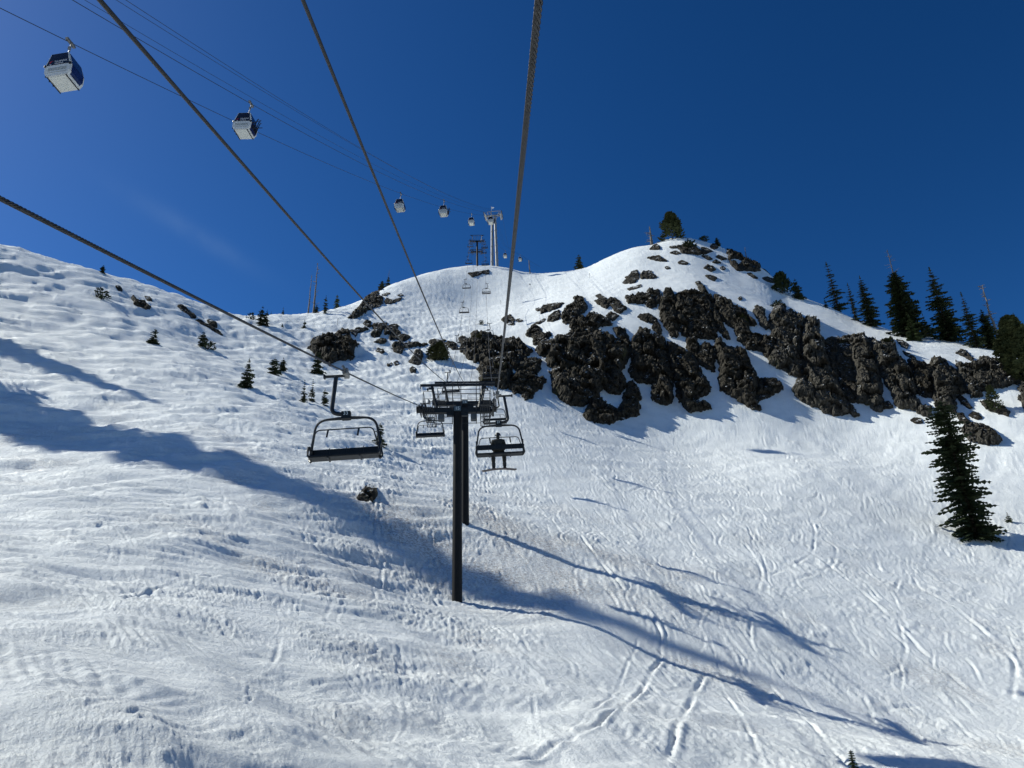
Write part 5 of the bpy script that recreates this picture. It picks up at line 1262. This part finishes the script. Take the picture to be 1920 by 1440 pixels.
gc = gondola_rope(159, 0, top1, 59.0, [far_l + np.array([0, 0, 6])], 3.5); gd_ = gondola_rope(218, 0, top1 + np.array([0.9, 0, 0.6]), 55.0, [far_r + np.array([0, 0, 6])], 3.2); ge = gondola_rope(236, 0, top2, 55.0, [far_r + np.array([0, 0, 7])], 3.5)
for pth, r, nm, lb in ((ga, .028, 'gondola_rope', 'lowest gondola rope, crossing from the left edge'), (gb, .028, 'gondola_rope', 'second lowest gondola rope carrying the cabin with skis'),
                   (gc, .018, 'gondola_rope', 'thin line just above the second gondola rope'), (gd_, .018, 'gondola_rope', 'thin gondola line second from the top'), (ge, .02, 'gondola_rope', 'topmost thin gondola line')):
    m = MB(); m.tube(pth.sample(2.0), r, 6); o = m.build(nm, M['cable'], None, smooth=True); tag(o, lb, 'cable', 'ropes of the gondola line')
def make_cabin(skis):
    """cabin hanging from the rope at its origin; downhill face on -Y"""
    root = empty('gondola_cabin', (0, 0, 0), 'x x x x', 'gondola cabin', 'gondola cabins in the sky')
    Wd, Ld, zt, zm, zl, zb = 1.04, 0.86, -2.0, -3.25, -3.92, -4.3
    prof = [(zt, 0.66, 0.94), (zm, 1.0, 1.0), (zl, 0.97, 1.0), (zb, 0.78, 0.95)]     # height, x scale, y scale
    ring = lambda z, sx, sy: [(-Wd * sx, -Ld * sy, z), (Wd * sx, -Ld * sy, z), (Wd * sx, Ld * sy, z), (-Wd * sx, Ld * sy, z)]
    R = [ring(*p) for p in prof]
    sh = MB(); vs = [q for r in R for q in r]; fs = []
    for i in range(3):
        for k in range(4): a = 4 * i; fs.append((a + k, a + (k + 1) % 4, a + 4 + (k + 1) % 4, a + 4 + k))
    fs = [tuple(reversed(f)) for f in fs]; fs += [(3, 2, 1, 0)[::-1], (12, 15, 14, 13)[::-1][::-1]]
    sh.add(vs, fs); so = sh.build('shell', M['white'], root)
    bm = bmesh.new(); bm.from_mesh(so.data); bmesh.ops.recalc_face_normals(bm, faces=bm.faces[:]); bmesh.ops.bevel(bm, geom=bm.edges[:], offset=0.04, segments=2, affect='EDGES'); bm.to_mesh(so.data); bm.free()
    def panel(name, quad, mat, out, parent, thick=0.02):
        q = [np.array(p, float) for p in quad]; n = np.cross(q[1] - q[0], q[3] - q[0]); n /= np.linalg.norm(n)
        if n @ np.array(out) < 0: n = -n
        v = [p + n * 0.004 for p in q] + [p + n * thick for p in q]
        k = MB(); k.add(v, [(0, 1, 2, 3), (7, 6, 5, 4), (0, 4, 5, 1), (1, 5, 6, 2), (2, 6, 7, 3), (3, 7, 4, 0)])
        o = k.build(name, mat, parent); b2 = bmesh.new(); b2.from_mesh(o.data); bmesh.ops.recalc_face_normals(b2, faces=b2.faces[:]); b2.to_mesh(o.data); b2.free(); return o
    def lerp(a, b, t): return tuple(a[i] + (b[i] - a[i]) * t for i in range(3))
    def face_quad(i, k, s0, s1, t0, t1):
        """patch of shell face k between rings i and i+1: s across, t down"""
        a, b, c, d = R[i][k], R[i][(k + 1) % 4], R[i + 1][(k + 1) % 4], R[i + 1][k]
        L0, R0 = lerp(a, d, t0), lerp(b, c, t0); L1, R1 = lerp(a, d, t1), lerp(b, c, t1)
        return [lerp(L0, R0, s0), lerp(L0, R0, s1), lerp(L1, R1, s1), lerp(L1, R1, s0)]
    outs = {0: (0, -1, 0), 1: (1, 0, 0), 2: (0, 1, 0), 3: (-1, 0, 0)}
    for k in (0, 2):
        w = panel('window', face_quad(0, k, 0.07, 0.93, 0.06, 0.99), M['glass_dark'], outs[k], root)
        v = []
        for j in range(3): panel('vent_slot', face_quad(1, k, 0.14, 0.86, 0.42 + 0.16 * j, 0.48 + 0.16 * j), M['slot'], outs[k], root, 0.012)
        panel('vent_slot', face_quad(2, k, 0.12, 0.88, 0.1, 0.16), M['slot'], outs[k], root, 0.012)
        if k == 0:
            # two lines of lettering and the emblem on the window, leaning with the glass
            q = face_quad(0, 0, 0.0, 1.0, 0, 1); ex = np.array(q[1]) - np.array(q[0]); ex /= np.linalg.norm(ex); mid_t = (np.array(q[0]) + np.array(q[1])) / 2; mid_b = (np.array(q[2]) + np.array(q[3])) / 2
            ey = mid_t - mid_b; ey /= np.linalg.norm(ey); nz = np.cross(ex, ey)
            def put(me, s, t, par):
                c = mid_t + (mid_b - mid_t) * t + ex * s + nz * 0.025; me.transform(Matrix(((ex[0], ey[0], nz[0], c[0]), (ex[1], ey[1], nz[1], c[1]), (ex[2], ey[2], nz[2], c[2]), (0, 0, 0, 1)))); obj(me.name, me, par)
            put(text_mesh('PALISADES', 0.205, M['logo_white'], 0.003, 'LEFT'), -0.27, 0.72, w); put(text_mesh('TAHOE', 0.205, M['logo_white'], 0.003, 'LEFT'), -0.27, 0.90, w)
            em = MB(); em.add([(0.17 * math.cos(a), 0.17 * math.sin(a), z) for z in (0, .004) for a in [math.radians(20 + 13 * i) for i in range(15)]] + [(0.10 * math.cos(a) + .05, 0.12 * math.sin(a) + 0.03, z) for z in (0, .004) for a in [math.radians(20 + 13 * i) for i in range(15)]],
                              [(i + 15, i + 16, i + 46, i + 45) for i in range(14)] + [(i, i + 30, i + 31, i + 1) for i in range(14)])
            eo = em.build('emblem', M['red'], None); me = eo.data; bpy.data.objects.remove(eo); me.name = 'emblem'; put(me, -0.50, 0.80, w)
            e2 = MB(); e2.add([(0.15 * math.cos(a) - 0.02, 0.15 * math.sin(a) - 0.05, .003) for a in [math.radians(205 + 11 * i) for i in range(9)]] + [(0.10 * math.cos(a) - 0.02, 0.10 * math.sin(a) - 0.05, .003) for a in [math.radians(205 + 11 * i) for i in range(9)]], [(i, i + 1, i + 10, i + 9) for i in range(8)])
            eo = e2.build('emblem_curve', M['logo_white'], None); me = eo.data; bpy.data.objects.remove(eo); me.name = 'emblem_curve'; put(me, -0.50, 0.82, w)
    for k in (1, 3):
        w = panel('door_glass', face_quad(0, k, 0.08, 0.92, 0.08, 1.0), M['glass_blue'], outs[k], root); panel('door_glass', face_quad(1, k, 0.10, 0.90, 0.0, 1.0), M['glass_blue'], outs[k], root); panel('door_glass', face_quad(2, k, 0.14, 0.86, 0.0, 0.62), M['glass_blue'], outs[k], root)
    for sx in (-1, 1):
        b = MB(); b.tube([(sx * 0.74, -0.82, zb - 0.05), (sx * 0.74, 0.82, zb - 0.05)], 0.04, 6)
        for y in (-0.72, 0.72): b.box((sx * 0.74, y, zb - 0.02), (0.08, 0.1, 0.06))
        b.build('skid_rail', M['black'], root)
    fl = MB(); fl.box((0, 0, zb - 0.015), (1.34, 1.44, 0.03)); fl.build('floor_panel', M['cabin_floor'], root)
    for sx in (-1, 1):
        bp = MB(); bp.tube([(sx * 0.94, -0.84, zm - 0.03), (sx * 1.02, -0.93, zm - 0.03)], 0.1, 10); bp.build('bumper', M['black'], root)
    ro = MB(); ro.box((0, 0, zt + 0.05), (1.0, 0.3, 0.1), bev=0.03); ro.box((0, 0, zt + 0.03), (0.3, 1.1, 0.07), bev=0.02); ro.build('roof_mount', M['black'], root)
    h = MB(); h.tube(rounded([(0, 0, zt + 0.05), (0, 0.0, -1.35), (0.12, 0, -0.7), (0.14, 0, -0.12)], 0.2), [0.06] * 14, 10); h.box((0.03, 0, -0.62), (0.2, 0.14, 0.28), bev=0.04); h.build('hanger', M['galv'], root, smooth=True)
    g = MB(); g.box((0.06, 0, -0.05), (0.22, 0.8, 0.2), bev=0.05); g.box((0.2, 0.05, -0.2), (0.16, 0.3, 0.2), bev=0.03)
    for y in (-0.42, 0.42): g.tube([(-0.04, y, -0.06), (0.16, y, -0.06)], 0.11, 10)
    g.build('grip', M['grip'], root)
    for sx in ((1, -1) if skis else (-1,)):
        k = MB()
        for y in (-0.45, 0.0, 0.45): k.box((sx * 1.10, y, -3.65), (0.16, 0.06, 0.5)); k.box((sx * 1.10, y, -3.15), (0.12, 0.06, 0.12))
        k.build('ski_rack', M['black'], root)
    if skis:
        for j, (y, an) in enumerate(((-0.3, 0.34), (0.1, 0.22), (0.35, 0.4))):
            s = MB(); s.tube(rounded([(1.16, y, -4.0), (1.24, y + 0.05, -3.3), (1.30, y + 0.15, -2.5), (1.42, y + 0.2, -2.35)], 0.1), [0.05] * 14, 5); s.build('ski', M['black'], root)
        s = MB(); s.tube([(1.18, -0.5, -3.95), (1.62, 0.6, -2.95)], 0.045, 5); s.tube([(1.14, -0.7, -3.35), (1.45, 0.35, -2.15)], 0.04, 5); s.build('ski_pole', M['black'], root)
    return root
cab_a = make_cabin(False); cab_b = make_cabin(True)
used = {'a': False, 'b': False}
def cabin(kind, path, d, label, swing=0.0):
    src = cab_a if kind == 'a' else cab_b
    o = src if not used[kind] else copy_tree(src); used[kind] = True
    q = path.at_px(d); o.location = tuple(float(t) for t in q); o.rotation_euler = (0, swing, math.atan2(-g_dir[0], g_dir[1]) + 0.02); o['label'] = label
cabin('a', ga, 131.0, 'nearest gondola cabin at the upper left, blue side window', -0.09)
cabin('b', gb, 470.0, 'second gondola cabin with skis in its side rack', 0.07)
cabin('a', ga, 751.0, 'third gondola cabin, between the two black cables')
cabin('b', gb, 832.0, 'fourth gondola cabin, small, right of the third')
cabin('a', ga, 884.0, 'tiny gondola cabin just left of the tall gondola pylon')
cabin('b', gb, 920.0, 'tiny gondola cabin in front of the tall gondola pylon')
cabin('a', ga, 947.0, 'tiny gondola cabin low beside the right hand haul rope')
cabin('b', gb, 975.0, 'tiniest gondola cabin, lowest beyond the crest')

# ------------------------------------------------------------------ small things on the crest
p = on_snow(994, 513); m = MB(); m.tube([(0, 0, -0.6), (-0.25, 0, 5.0)], [0.22, 0.14], 9); m.box((-0.2, -0.2, 3.6), (0.3, 0.05, 0.4)); o = m.build('wooden_post', M['deadwood'], None, tuple(p)); tag(o, 'dark leaning wooden post on the saddle right of the gondola pylon', 'post')
MK = 'slope markers on the knob'
for k, (px, py, h) in enumerate([(994, 541, 1.6), (1106, 521, 1.4), (939, 571, 1.3), (633, 607, 1.6)]):
    p = on_snow(px, py); m = MB(); m.tube([(0, 0, -0.4), (0, 0, h)], 0.04, 6); m.box((0, 0, h - 0.15), (0.4 if k == 0 else 0.12, 0.05, 0.35)); o = m.build('slope_marker', M['black'], None, tuple(p))
    tag(o, ['squat dark slope marker below the leaning post', 'thin slope marker on the snow left of the summit', 'thin slope marker right of the rope on the knob snow', 'thin slope marker on the saddle below the narrow fir'][k], 'marker', MK)
